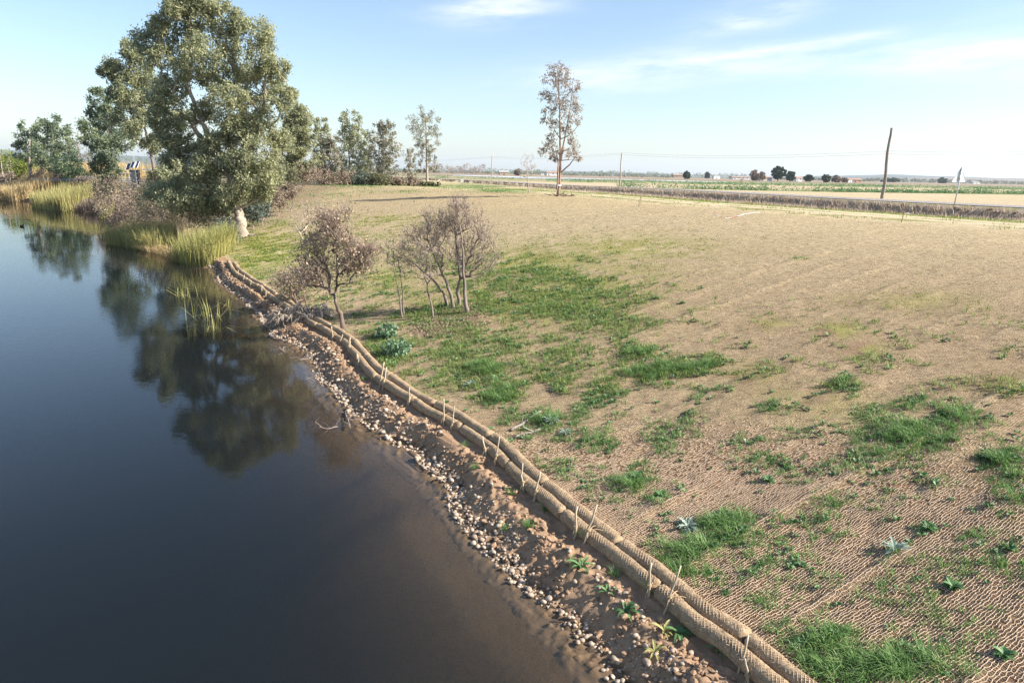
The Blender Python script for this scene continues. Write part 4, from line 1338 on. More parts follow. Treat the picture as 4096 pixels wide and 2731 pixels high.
def main_extra(root):
    sk = Skel()
    mp_ = lambda u, v, d=0: atd(u, v, DM + d)
    sk.chain([mp_(925, 730), mp_(900, 640), mp_(845, 575), mp_(800, 470), mp_(770, 400), mp_(745, 310), mp_(735, 210)], [.3, .26, .22, .19, .15, .12, .08])
    sk.chain([mp_(935, 720, .2), mp_(960, 630, .3), mp_(985, 540, .5), mp_(965, 430, .6), mp_(940, 300, .6), mp_(930, 190, .6)], [.28, .24, .2, .17, .13, .08])
    sk.chain([mp_(945, 690), mp_(1000, 620), mp_(1040, 500), mp_(1060, 380), mp_(1060, 260)], [.18, .15, .13, .1, .06])
    sk.chain([mp_(925, 640), mp_(860, 620), mp_(770, 625), mp_(690, 600)], [.14, .12, .09, .05])
    sk.chain([mp_(935, 815), mp_(895, 815), mp_(872, 840), mp_(868, 870), mp_(852, 905)], [.09, .08, .06, .05, .02])
    sk.chain([mp_(872, 840), mp_(877, 880), mp_(880, 912)], [.05, .04, .015])
    sk.chain([mp_(960, 830), mp_(1000, 812), mp_(1040, 795)], [.09, .07, .04])
    limb_parts(sk, 'bark_euc', root)
    # dead roots and sticks at the foot
    A = Acc(); b = np.array(root.location)
    for k in range(26):
        a = rng.uniform(0, 6.28); p0 = b + np.array([math.cos(a), math.sin(a), 0]) * rng.uniform(.2, .6) + [0, 0, rng.uniform(0, .3)]
        p1 = p0 + np.array([math.cos(a), math.sin(a) * .6, 0]) * rng.uniform(.4, 1.3); p1[2] = g1(p1[0], p1[1]) + .05
        A.add(*prisms(p0[None], p1[None], .05, .02, 5))
    tag(A.put('exposed_roots', M['bark_grey'], root=root), kind='stuff')


leafy_tree('eucalyptus_tree', q, [(965, 945), (958, 890), (945, 830), (932, 770), (925, 730), (925, 690)], MAIN, DM, 'tallest leafy eucalyptus with a thick pale trunk at the water edge', r0=.47, per=54, sub=12.5, ln=.25, wd=.095, extra=main_extra)

LEFT2 = [(488, 275, 80, 58), (430, 290, 40, 34), (517, 330, 84, 50), (520, 200, 40, 40), (560, 240, 50, 50), (528, 402, 84, 55), (470, 380, 50, 40), (505, 470, 78, 56), (574, 516, 86, 46), (610, 580, 56, 40), (590, 330, 60, 60), (610, 430, 60, 50), (640, 700, 60, 40)]
LEFT2 = [(a, b, c * .87, d * .87) for a, b, c, d in LEFT2]
b_ = base_at(640, 70)
leafy_tree('eucalyptus_tree', b_, [(640, 830), (630, 760), (610, 640), (580, 520), (550, 420)], LEFT2, 70, 'dark eucalyptus leaning out left of the tallest tree', r0=.22, bark='bark_grey', per=56, sub=12, ln=.3, wd=.11, tone=-.12)  # negative tone paints the crown's shadow side into the leaf colour
T3 = [(400, 390, 44, 30), (390, 440, 42, 34), (440, 470, 50, 36), (360, 520, 40, 40), (420, 540, 60, 40), (480, 560, 56, 44), (370, 570, 46, 30), (430, 620, 56, 40), (440, 690, 44, 36), (400, 660, 40, 34)]
b_ = base_at(455, 88)
leafy_tree('eucalyptus_tree', b_, [(455, 760), (450, 680), (440, 560), (410, 450)], T3, 88, 'dark green tree behind the solar panels, left of the leaning eucalyptus', r0=.18, bark='bark_dark', leaf='euc_far', per=56, sub=12, ln=.34, wd=.13)
T4 = [(205, 490, 44, 26), (190, 530, 50, 34), (240, 520, 46, 34), (225, 580, 60, 40), (180, 600, 46, 40), (260, 600, 46, 44), (210, 660, 60, 36), (270, 670, 44, 40)]
leafy_tree('eucalyptus_tree', base_at(220, 128), [(220, 730), (220, 640), (210, 540)], T4, 128, 'rounded green tree at far left, taller of the pair', r0=.4, leaf='euc_far', per=46, sub=8, ln=.5, wd=.19)
T4b = [(120, 510, 40, 26), (100, 550, 44, 36), (140, 570, 46, 38), (80, 580, 30, 20), (110, 620, 50, 34), (150, 640, 44, 36)]
leafy_tree('eucalyptus_tree', base_at(120, 134), [(120, 730), (118, 640), (118, 550)], T4b, 134, 'grey green tree at far left, lower of the pair', r0=.35, leaf='euc_far', per=46, sub=8, ln=.5, wd=.19)
leafy_tree('poplar_tree', base_at(310, 140), [(310, 720), (312, 640), (310, 560)], [(305, 560, 30, 34), (330, 600, 34, 36), (300, 620, 40, 40), (345, 650, 26, 36)], 140, 'thin greyish tree with few leaves between two dark trees at left', r0=.25, bark='bark_grey', leaf='scrub', per=10, sub=8, ln=.4, wd=.14)
dk = [(250, 670, 40, 40), (300, 660, 40, 36), (330, 690, 40, 30), (275, 700, 50, 26)]
leafy_tree('evergreen_bush', base_at(290, 118), [(290, 735), (290, 690)], dk, 118, 'low dark evergreen bush under the left trees behind the reeds', r0=.2, leaf='pine', per=46, sub=8, ln=.4, wd=.15)

TREES = [(1180, 1098, 1276, 430, 720, 84, 22, 'euc', 'dense eucalyptus standing just right of the tallest tree', 46),
         (1285, 1250, 1322, 470, 690, 98, 12, 'euc', 'narrow eucalyptus with hanging branches behind the dense one', 34),
         (1322, 1266, 1372, 548, 742, 97, 10, 'euc_thin', 'short thin eucalyptus at the left end of the row on the crest', 34),
         (1398, 1342, 1456, 446, 735, 104, 14, 'euc', 'tallest eucalyptus of the row on the crest', 34),
         (1456, 1412, 1498, 526, 740, 109, 11, 'euc', 'yellow green eucalyptus right behind the tallest of the crest row', 30),
         (1532, 1470, 1596, 488, 742, 102, 14, 'euc_thin', 'broad grey green eucalyptus at the right end of the crest row', 36),
         (1642, 1612, 1672, 596, 722, 120, 9, 'euc_thin', 'small young eucalyptus left of the slender single one', 26)]
for u, x0, x1, y0, y1, d, n, lf, lab, per in TREES:
    leafy_tree('eucalyptus_tree', base_at(u, d), [(u, 745), (u, y1 - 20), (u - 2, (y0 + y1) / 2), (u, y0 + 25)], auto_clumps(x0, x1, y0, y1, int(n * 1.3), pear=.6), d, lab, r0=.15, leaf=lf, per=int(per * .75), sub=7, ln=.34, wd=.12, rtip=.012)
c11 = [(1700, 450, 34, 20), (1680, 480, 44, 24), (1725, 490, 40, 26), (1660, 510, 30, 20), (1700, 520, 48, 24), (1740, 530, 28, 20), (1690, 555, 36, 20), (1715, 570, 40, 20), (1675, 590, 26, 14), (1730, 600, 28, 14), (1700, 615, 36, 18), (1690, 650, 30, 18), (1730, 640, 26, 16), (1740, 680, 28, 14), (1710, 680, 24, 14), (1685, 690, 22, 12)]
leafy_tree('eucalyptus_tree', base_at(1708, 106), [(1708, 745), (1708, 660), (1705, 560), (1702, 460)], c11, 106, 'slender eucalyptus with a tuft of leaves high on a bare stem', r0=.2, leaf='euc_thin', per=30, sub=7, ln=.3, wd=.11, rtip=.012)
q = hit(2230, 786); DS = q[1]
c12 = [(2225, 275, 30, 24), (2262, 300, 34, 26), (2200, 320, 34, 28), (2290, 340, 30, 26), (2240, 340, 36, 26), (2180, 380, 28, 22), (2225, 395, 40, 26), (2280, 400, 34, 28), (2310, 430, 26, 24), (2200, 440, 34, 22), (2250, 450, 40, 26), (2300, 480, 26, 20),
       (2185, 480, 22, 16), (2225, 500, 36, 22), (2270, 520, 30, 20), (2210, 550, 28, 18), (2290, 560, 24, 16), (2195, 590, 34, 16), (2170, 605, 20, 14), (2300, 600, 26, 20), (2260, 610, 26, 18), (2220, 620, 26, 14), (2310, 630, 18, 12), (2210, 640, 20, 10)]


def single_extra(root):
    sk = Skel(); g = lambda u, v, d=0: atd(u, v, DS + d)
    sk.chain([g(2236, 690), g(2250, 600), g(2268, 500), g(2285, 410), g(2290, 340)], [.09, .08, .06, .04, .02])
    sk.chain([g(2243, 690), g(2278, 660), g(2300, 630)], [.08, .06, .03])
    sk.chain([g(2228, 760, -.3), g(2232, 700, -.3), g(2233, 640, -.2), g(2222, 600, 0)], [.10, .08, .06, .03])
    limb_parts(sk, 'bark_red', root)
    b = np.array(root.location); A = Acc()
    for k in range(46):
        a = rng.uniform(0, 6.28); r = rng.uniform(.2, 1.4); p0 = b + np.array([math.cos(a) * r + .5, math.sin(a) * r, 0]); p0[2] = g1(p0[0], p0[1]) + .05
        d = rng.normal(size=3) * .35; d[2] = abs(d[2]) * .5
        A.add(*prisms(p0[None], (p0 + d)[None], .03, .015, 4))
    tag(A.put('fallen_bark', M['bark_dark'], root=root), kind='stuff')
    V, f = tube(np.array([g(2230, 742) + [math.cos(a) * .33, math.sin(a) * .33, 0] for a in np.linspace(0, 6.28, 16)]), .05, 5)
    put('marking_tape', V, f, M['white'], root=root)


leafy_tree('eucalyptus_tree', q, [(2230, 788), (2238, 740), (2242, 660), (2240, 560), (2238, 430), (2232, 290)], c12, DS, 'tall lone eucalyptus with thin dry foliage on the slope crest', r0=.15, bark='bark_red', leaf='lone', per=11, sub=13, ln=.26, wd=.10, rtip=.009, spread=.2, extra=single_extra, thick=.5)


# ------------------------------------------------------------------ bare and half bare trees on the bank
def bare_tree(name, stems, clumps, depth, label, twig_n, rtip=.006, leaf_per=0, leaf_share=.3, r0=.09, mat='bark_dark', ln=.07, cat='tree', up=-.1, k=.3, lift=True, wob=.06, tw='twig'):
    mpp = depth / F / cp
    b = hit(*stems[0][0])
    b = np.array([b[0], b[1], b[2]])
    root = thing(name, b, label, cat)
    sk = Skel(); roots = []
    for st in stems:
        f0 = hit(*st[0]); dd = f0[1]
        pts = [f0 - [0, 0, .15]] + [atd(u, v, dd + .06 * (i + 1) * random.uniform(-1, 1)) for i, (u, v) in enumerate(st[1:])]
        pts = np.array(pts); kk = np.linspace(0, 1, 3 * len(pts)); q = np.linspace(0, 1, len(pts))
        pts = np.stack([np.interp(kk, q, pts[:, i]) for i in range(3)], 1)
        pts[1:-1] += rng.normal(size=(len(pts) - 2, 3)) * .018
        rk = r0 * (1 - .75 * kk) * (1 + .35 * np.exp(-kk * 12))
        V, f = tube(pts, rk, 9); put('stem', V, f, M[mat], root=root, smooth_=True)
        sk.chain(pts, list(rk * .9)); roots.append(len(sk.p))
    P = []
    for u, v, ru, rv, n in clumps:
        c = atd(u, v, depth + rng.uniform(-.3, .3) * ru * mpp)
        P.append(ell_points(c, np.array([ru, (ru + rv) / 2 * .8, rv]) * mpp, n, .15))
    P = np.concatenate(P)
    sk.grow(P, k=k, wob=wob, up=up)
    # upright fine twigs on each target
    nT = twig_n
    idx = rng.integers(0, len(P), nT); p0 = P[idx]
    d = (p0 - (np.array(b) + [0, 0, .8])); d /= np.linalg.norm(d, axis=1, keepdims=True)
    d = d * .6 + rng.normal(size=(nT, 3)) * .45 + ([0, 0, .35] if lift else [0, 0, -.35]); d /= np.linalg.norm(d, axis=1, keepdims=True)
    L = rng.uniform(.12, .42, nT)[:, None]
    p1 = p0 + d * L * .55; p2 = p1 + (d + rng.normal(size=(nT, 3)) * .3 + ([0, 0, .2] if lift else [0, 0, -.3])) * L * .5
    nfix = roots[-1]
    own = [sum(i >= q for q in roots) for i in range(nfix)]
    for i in range(nfix, len(sk.p)): own.append(own[sk.par[i]])
    for w in range(len(roots)):
        A = sk.mesh(rtip, .5, rmax=r0 * .6, n=5, sel=(np.array(own) == w) & (np.arange(len(sk.p)) >= nfix))
        if A.n: tag(A.put('limbs', M[mat], root=root), kind='stuff')
    T = Acc()
    T.add(*prisms(p0, p1, rtip * .8, rtip * .6, 3)); T.add(*prisms(p1, p2, rtip * .6, rtip * .3, 3))
    tag(T.put('twigs', M[tw], root=root), kind='stuff')
    if leaf_per:
        cc = np.concatenate([P, p1]); cc = cc[rng.random(len(cc)) < leaf_share]
        V, f, t = leaves(cc, leaf_per, .34, ln, ln * .55, .6)
        put('dry_leaves', V, f, M['dead_leaf'], root=root, attrs={'tint': ('FACE', t)})
    return root


def z6(x, y): return 1000 + .4464 * x, 780 + .4464 * y


def zc(x, y, rx, ry, n): return (*z6(x, y), rx * .4464, ry * .4464, n)


d1 = hit(*z6(835, 1215))[1]
bare_tree('leaning_tree', [[z6(835, 1220), z6(810, 1080), z6(775, 980), z6(765, 930), z6(780, 800), z6(785, 620), z6(770, 400)], ],
          [zc(720, 250, 120, 100, 60), zc(750, 400, 190, 110, 110), zc(600, 450, 110, 110, 60), zc(980, 520, 150, 90, 70), zc(880, 640, 150, 90, 70), zc(640, 640, 120, 80, 50), zc(1040, 620, 80, 90, 24), zc(720, 760, 60, 60, 12), zc(600, 200, 150, 90, 24), zc(860, 200, 80, 90, 20), zc(700, 860, 40, 40, 5), zc(540, 740, 150, 90, 50), zc(930, 740, 110, 90, 26), zc(470, 560, 90, 110, 20), zc(1080, 500, 90, 80, 20)],
          d1, 'leaning brown tree with clinging dead leaves beside the log row', 3600, leaf_per=4, leaf_share=.17, r0=.09, ln=.12)
d1b = hit(*z6(480, 960))[1]
bare_tree('thorny_shrub', [[z6(520, 1030), z6(500, 940), z6(470, 840)], [z6(420, 1000), z6(400, 900), z6(360, 830)]],
          [zc(450, 740, 210, 110, 110), zc(330, 820, 170, 100, 70), zc(560, 700, 120, 110, 50), zc(280, 760, 110, 70, 26), zc(640, 800, 90, 80, 24), zc(420, 900, 160, 70, 40)], d1b, 'brown leafy shrub left of the leaning tree above the logs', 1300, leaf_per=4, leaf_share=.34, r0=.05, ln=.10, cat='shrub')
d1c = hit(*z6(430, 1130))[1]
bare_tree('brush_tangle', [[z6(560, 1150), z6(500, 1080), z6(420, 1050)], [z6(480, 1130), z6(420, 1060), z6(330, 1030)], [z6(640, 1130), z6(640, 1050), z6(620, 990)]],
          [zc(430, 1070, 230, 100, 150), zc(280, 1110, 110, 90, 70), zc(570, 1090, 140, 100, 80), zc(420, 1160, 190, 60, 60), zc(660, 1040, 90, 100, 30)], d1c, 'grey tangle of drooping bare twigs hanging over the logs', 2200, r0=.06, mat='twig_pale', cat='brush', lift=False, rtip=.017, up=-.3, tw='twig_pale', wob=.16)
d2 = hit(*z6(1900, 1020))[1]
bare_tree('bare_tree', [[z6(1950, 1065), z6(1930, 900), z6(1915, 700), z6(1900, 480), z6(1880, 260)], [z6(1885, 1000), z6(1860, 860), z6(1880, 700), z6(1850, 450), z6(1820, 200)], [z6(1835, 1030), z6(1790, 850), z6(1700, 640), z6(1600, 420)], [z6(1775, 1000), z6(1740, 880), z6(1640, 760), z6(1480, 620)]],
          [zc(1780, 430, 300, 250, 300), zc(1880, 220, 190, 160, 110), zc(1650, 300, 160, 150, 90), zc(1500, 430, 160, 160, 80), zc(2080, 480, 190, 190, 100), zc(1960, 640, 180, 120, 60), zc(1420, 560, 130, 110, 50), zc(1640, 640, 150, 90, 40), zc(2050, 280, 120, 150, 50), zc(1880, 120, 100, 80, 30), zc(2160, 620, 100, 80, 20)],
          d2, 'bare many stemmed tree with reddish twigs, standing in the grass', 4200, leaf_per=3, leaf_share=.11, r0=.08, mat='bark_grey', ln=.09, k=.9, wob=.035)
d3 = hit(*z6(1650, 1095))[1]
bare_tree('sapling', [[z6(1650, 1100), z6(1620, 960), z6(1570, 780), z6(1520, 600)]], [zc(1540, 620, 110, 160, 40), zc(1600, 760, 80, 80, 14), zc(1470, 720, 60, 60, 10)], d3, 'thin bare sapling in front of the many stemmed tree', 160, r0=.045, mat='bark_grey', cat='sapling')
d4 = hit(*z6(1370, 1095))[1]
bare_tree('sapling', [[z6(1370, 1100), z6(1340, 940), z6(1330, 840), z6(1280, 640)], [z6(1372, 1095), z6(1375, 900), z6(1350, 740), z6(1330, 500)]], [zc(1300, 520, 130, 150, 50), zc(1340, 700, 110, 90, 24), zc(1240, 600, 60, 120, 16)], d4, 'twin stemmed bare sapling between the two larger trees', 220, r0=.04, mat='bark_grey', cat='sapling')
d5 = hit(*z6(470, 680))[1]
bare_tree('sapling', [[z6(470, 680), z6(468, 570), z6(465, 480)]], [zc(465, 470, 60, 60, 16)], d5, 'short dark sapling on the green slope left of the brown shrub', 40, r0=.05, mat='bark_dark', cat='sapling', rtip=.008)
d6 = hit(*z6(545, 640))[1]
bare_tree('sapling', [[z6(548, 660), z6(515, 470), z6(440, 330), z6(400, 270)]], [zc(430, 270, 90, 110, 30), zc(500, 160, 120, 80, 20)], d6, 'pale leaning sapling behind the brown leafy tree', 120, r0=.05, mat='twig_pale', cat='sapling', rtip=.008)
d7 = hit(2115, 768)[1]
bare_tree('bare_sapling', [[(2115, 770), (2113, 730), (2110, 690), (2108, 640)]], [(2112, 660, 34, 45, 70), (2095, 690, 22, 24, 20), (2130, 690, 20, 26, 20)], d7, 'small leafless grey tree left of the lone eucalyptus', 260, r0=.07, mat='twig_pale', cat='tree', rtip=.012, tw='twig_pale')
# leaf litter at the foot of the many stemmed tree
P = []
for u, v, ru, rv, n in ((1840, 1260, 90, 26, 900), (1790, 1300, 110, 30, 900), (1860, 1235, 40, 12, 300), (1750, 1330, 90, 24, 500)):
    a = rng.normal(size=(n, 2)) * .5
    c = hit(u, v); ex = (hit(u + ru, v) - hit(u - ru, v)) / 2; ey = (hit(u, v - rv) - hit(u, v + rv)) / 2
    q = c + a[:, :1] * ex + a[:, 1:] * ey
    q[:, 2] = ground(q[:, 0], q[:, 1]) + .03; P.append(q)
P = np.concatenate(P)
V, f, t = leaves(P, 2, .05, .10, .055, 0, .2)
tag(put('leaf_litter', V, f, M['dead_leaf'], attrs={'tint': ('FACE', t)}), 'fallen brown leaves around the many stemmed bare tree', 'leaf litter', kind='stuff')


# ------------------------------------------------------------------ shrubs, scrub, reeds
def bush(name, u, v, ru, rv, depth, mat, label, n=26, per=30, ln=.16, wd=.07, cat='shrub', twig='twig', shape=.9, group=None):
    """u, v: pixel of the crown's centre"""
    mpp = depth / F / cp
    c = atd(u, v, depth); gz_ = g1(c[0], depth)
    base = np.array([c[0], depth, gz_])
    root = thing(name, base, label, cat, group)
    R3 = np.array([ru * mpp, max(ru * mpp * .8, .5), rv * mpp])
    P = ell_points(c, R3, n, .2); P[:, 2] = np.maximum(P[:, 2], gz_ + .1)
    sk = Skel(); sk.chain([base - [0, 0, .1], base + [0, 0, .25 * R3[2]]], [.06, .05])
    sk.grow(P, k=.5, wob=.12)
    sk.mesh(.01, .45, rmax=.07).put('stems', M[twig], root=root)
    V, f, t = leaves(P, per, .42 * min(R3[0], R3[2]) * shape, ln, wd, .2)
    V[:, 2] = np.maximum(V[:, 2], gz_)
    put('foliage', V, f, M[mat], root=root, attrs={'tint': ('FACE', t)})
    return root


BU = [(700, 790, 70, 60, 60, 'shrub', 'dark bush under the left side of the tallest tree'), (620, 800, 60, 50, 64, 'shrub', 'shaded bush further left beneath the leaning eucalyptus'), (780, 840, 80, 50, 57, 'shrub', 'dense dark bush in front of the trunk of the tallest tree'),
      (860, 860, 60, 50, 56, 'shrub', 'olive bush touching the left side of the pale trunk'), (1010, 850, 45, 40, 59, 'grey_shrub', 'blue green bush right behind the pale trunk'), (1045, 820, 36, 44, 61, 'grey_shrub', 'grey green bush beside the cut stump'),
      (905, 930, 40, 40, 53, 'grey_shrub', 'low grey bush left of the trunk foot'), (1060, 735, 66, 48, 70, 'shrub', 'olive bush behind the trunk on the right'), (1130, 710, 66, 46, 76, 'shrub', 'green shrub between the trunk and the crest'), (1205, 690, 76, 44, 84, 'scrub', 'brown thicket on the crest behind the dense eucalyptus'),
      (1110, 790, 40, 40, 66, 'scrub', 'dry brown bush at the upper edge of the green strip'), (1160, 770, 26, 30, 68, 'scrub', 'small dry bush above the green strip'),
      (560, 860, 60, 50, 66, 'scrub', 'reddish brown scrub at the water edge left of the reeds'), (640, 880, 70, 46, 60, 'scrub', 'brown scrub just behind the yellow reeds'), (480, 840, 60, 40, 74, 'scrub', 'brown scrub left of the reddish one'), (540, 790, 50, 40, 80, 'scrub', 'pale scrub below the solar panels'), (455, 775, 60, 46, 83, 'scrub', 'brown scrub hiding the trunk left of the solar panels'), (420, 745, 50, 40, 92, 'shrub', 'green undergrowth below the dark tree at left'),
      (1285, 708, 66, 36, 96, 'scrub', 'dry scrub at the left end of the crest row'), (1370, 716, 60, 30, 98, 'scrub', 'brown scrub under the tallest crest eucalyptus'), (1440, 716, 52, 28, 99, 'grey_shrub', 'dark green scrub between two crest eucalyptus'), (1505, 720, 52, 26, 99, 'shrub', 'low green scrub under the broad crest eucalyptus'),
      (1585, 728, 48, 18, 101, 'scrub', 'pale scrub right of the crest row'), (1650, 730, 46, 18, 103, 'scrub', 'scrub under the small young eucalyptus'), (1720, 738, 40, 10, 103, 'shrub', 'low bush at the foot of the slender eucalyptus'),
      (40, 660, 60, 44, 158, 'moss', 'yellowish willow thicket at the left edge'), (120, 680, 60, 44, 146, 'moss', 'yellow green willow thicket with pale stems at left'), (60, 712, 70, 24, 152, 'scrub', 'dull brown reeds and scrub under the willow thicket'), (180, 712, 60, 26, 132, 'scrub', 'purplish dry scrub behind the left reeds'),
      (260, 722, 50, 26, 120, 'scrub', 'dark dry scrub under the left trees'), (350, 730, 50, 24, 112, 'scrub', 'brown scrub behind the feathery reeds'), (700, 720, 50, 30, 78, 'scrub', 'light brown thicket seen through a gap under the tallest tree'), (660, 740, 50, 34, 76, 'shrub', 'green thicket below the yellow house')]
for k, (u, v, ru, rv, d, mt, lab) in enumerate(BU):
    s = d / 60
    big_ = 1.35 if 380 < u < 1000 and d < 90 else 1.0
    bush('shrub', u, v, ru * big_, rv * big_, d, mt, lab, n=56, per=44 if mt != 'scrub' else 34, ln=.18 * s, wd=.08 * s)
# pale fallen branches of a grey dead bush by the panels
A = Acc(); c = atd(570, 760, 76)
for k in range(90):
    p0 = c + rng.normal(size=3) * [.7, .6, .4]; a = rng.uniform(-.3, 1.0)
    p1 = p0 + np.array([math.cos(a) * 1.2, rng.normal() * .5, math.sin(a) * .9]); p2 = p1 + np.array([.5, rng.normal() * .3, -.3])
    A.add(*prisms(np.array([p0, p1]), np.array([p1, p2]), np.array([.03, .02]), np.array([.02, .008]), 3))
tag(A.put('dead_bush', M['twig_pale'], base=[c[0], c[1], g1(c[0], c[1])]), 'pale arching dead branches below the solar panels', 'dead bush')
dw = thing('dead_willow', base_at(100, 148), 'pale bare leaning stems in the willow thicket at left', 'dead willow')
for k in range(15):
    u = rng.uniform(20, 190); p0 = atd(u, 722, 148); p0[2] = g1(p0[0], p0[1]) - .1; p1 = atd(u - rng.uniform(5, 40), rng.uniform(610, 660), 148)
    m_ = (p0 + p1) / 2 + rng.normal(size=3) * .25
    V, f = tube(np.array([p0, (p0 + m_) / 2, m_, p1]), [.07, .06, .05, .03], 5); put('stem', V, f, M['twig_pale'], root=dw)


def reeds(name, poly, n, h, w, mat, label, lean=(.0, .0), bend=(.05, .5), kind=None, cat='reeds', zb=None, spread_d=2.0, fwd=0.0):
    """blades standing on the photo line poly (pixels on the water level)"""
    poly = np.array(poly, float); t = rng.random(n) * (len(poly) - 1); i = t.astype(int); f = t - i
    uv = poly[i] * (1 - f[:, None]) + poly[i + 1] * f[:, None]
    P = np.array([atz(u, v, ZW) for u, v in uv])
    P[:, 1] += rng.random(n) ** 1.2 * spread_d - fwd; P[:, 0] += rng.normal(size=n) * .15
    g = ground(P[:, 0], P[:, 1], False); P[:, 2] = np.maximum(g, ZW - .15)
    ld = unit2(n); ld = ld + np.array(lean); ld /= np.linalg.norm(ld, axis=1, keepdims=True)
    hh = h * rng.uniform(.65, 1.15, n)
    V, fs, tt = blades(P, hh, w * rng.uniform(.7, 1.3, n), ld, rng.uniform(bend[0], bend[1], n))
    o = put(name, V, fs, M[mat], base=P.mean(0), attrs={'tint': ('FACE', tt)})
    return tag(o, label, cat, kind=kind)


reeds('reed_clump', [(690, 1040), (760, 1062), (840, 1066), (878, 1040)], 2600, 2.3, .035, 'reed', 'bright yellow green reed clump leaning right at the end of the logs', (.35, 0), (.1, .55), spread_d=3.2)
reeds('reed_clump', [(560, 1000), (640, 1018), (720, 1050)], 900, 1.1, .03, 'reed_dry', 'collapsed brown reeds at the water line left of the bright clump', (-.2, -.5), (.6, 1.3), spread_d=1.6)
reeds('reed_clump', [(415, 975), (480, 985), (560, 1000), (640, 1005)], 2400, 2.1, .04, 'reed_green', 'dark green reeds in shade along the water under the trees', (.3, 0), (.1, .6), spread_d=4)
reeds('reed_bed', [(0, 790), (100, 795), (170, 800)], 5600, 3.0, .09, 'reed_dry', 'golden dry reed bed at the left edge of the far bank', (0, 0), (.05, .4), 'stuff', spread_d=22, fwd=7)
reeds('reed_bed', [(160, 825), (230, 840), (300, 842)], 3200, 2.9, .075, 'reed_green', 'green cattail bed standing in the water at left', (0, 0), (.05, .35), 'stuff', spread_d=8, fwd=2)
reeds('reed_bed', [(200, 800), (300, 800), (400, 805), (480, 815)], 4200, 3.0, .08, 'reed_dry', 'tan feathery reed bed behind the green cattails', (0, 0), (.05, .4), 'stuff', spread_d=16, fwd=2)
reeds('reed_clump', [(300, 845), (390, 850), (400, 870)], 1200, 1.7, .06, 'scrub', 'dark brown dead reeds between cattails and scrub', (0, 0), (.1, .6), spread_d=3)
reeds('reed_clump', [(395, 880), (440, 850), (480, 830)], 700, 2.0, .06, 'reed', 'tall pale reeds at the inner corner of the bank', (0, 0), (.05, .4), spread_d=3)


def cattail(c, n, h, label, r=.5, flat=.3):
    p = atz(*c, ZW); ld = unit2(n)
    P = p + np.concatenate([rng.normal(size=(n, 2)) * r * .5, np.zeros((n, 1))], 1); P[:, 2] = ZW - .1
    hh = h * rng.uniform(.5, 1.2, n); bd = np.where(rng.random(n) < flat, rng.uniform(1.2, 2.2, n), rng.uniform(.03, .4, n))
    V, fs, t = blades(P, hh, rng.uniform(.018, .03, n), ld, bd)
    tag(put('cattail_clump', V, fs, M['reed'], base=[p[0], p[1], ZW], attrs={'tint': ('FACE', np.clip(t + np.r_[bd, bd] * .25 - .1, 0, 1))}), label, 'cattail', 'cattails standing in the water')


cattail((730, 1180), 34, 1.0, 'straw coloured cattail clump in water, farthest of three')
cattail((830, 1270), 42, 1.15, 'green and straw cattail clump in water, widest of three', .7, .35)
cattail((845, 1318), 20, .7, 'broken cattail clump in water, nearest of three', .5, .45)
cattail((912, 1222), 7, .8, 'few lone cattail stalks in water near the bank', .2, .3)


# ------------------------------------------------------------------ sticks and driftwood
def stick(name, pts, r, mat, label, cat='branch', twigs=0, onwater=False):
    P = []
    for u, v in pts:
        q = atz(u, v, ZW + .03) if onwater else hit(u, v)
        P.append(q + [0, 0, r * .8])
    P = np.array(P); k = np.linspace(0, 1, len(P)); kk = np.linspace(0, 1, 3 * len(P))
    P = np.stack([np.interp(kk, k, P[:, i]) for i in range(3)], 1) + rng.normal(size=(3 * len(P), 3)) * r * .25
    root = thing(name, P[0], label, cat)
    V, f = tube(P, np.linspace(r, r * .7, len(P)), 7); put('stem', V, f, M[mat], root=root, smooth_=True)
    if twigs:
        A = Acc()
        for q in range(twigs):
            p0 = P[rng.integers(1, len(P))]; d = np.clip(rng.normal(size=3), -1.5, 1.5) * .16; d[2] = abs(d[2]) * .8
            A.add(*prisms(np.array([p0, p0 + d]), np.array([p0 + d, p0 + d * 1.6 + rng.normal(size=3) * .1]), np.array([r * .5, r * .35]), np.array([r * .35, r * .15]), 4))
        tag(A.put('twigs', M[mat], root=root), kind='stuff')


stick('cut_branch', [(2042, 1725), (2100, 1690), (2160, 1648)], .035, 'wood_grey', 'straight cut branch on the netting, upper of two')
stick('cut_branch', [(2060, 1752), (2110, 1735), (2160, 1718)], .035, 'wood_grey', 'forked cut branch on the netting, lower of two', twigs=2)
stick('driftwood_branch', [(1195, 1440), (1250, 1432), (1300, 1418), (1335, 1395)], .013, 'twig', 'pale twiggy driftwood across the pebbles at the bend', twigs=12, onwater=True)
stick('driftwood_branch', [(1262, 1455), (1280, 1490), (1292, 1545)], .013, 'twig', 'pale hooked driftwood hanging into the water', twigs=14, onwater=True)
stick('driftwood_branch', [(1370, 1592), (1420, 1582), (1460, 1562)], .012, 'twig', 'thin stick leaning from the bank over the water', twigs=5, onwater=True)
stick('driftwood_branch', [(1270, 1708), (1310, 1716), (1352, 1706)], .012, 'twig', 'floating pale stick nearest to the camera', twigs=5, onwater=True)
stick('driftwood_branch', [(1380, 1650), (1395, 1690), (1400, 1710)], .02, 'wood_grey', 'drooping dead branch standing in shallow water', twigs=9, onwater=True)
stick('driftwood_branch', [(1436, 1650), (1452, 1632), (1490, 1640)], .011, 'twig_pale', 'bent white stick on pebbles beside shallow water', onwater=True)
stick('driftwood_branch', [(1115, 1390), (1140, 1408)], .018, 'twig_pale', 'short forked stick in the water off the pebble spit', twigs=2, onwater=True)
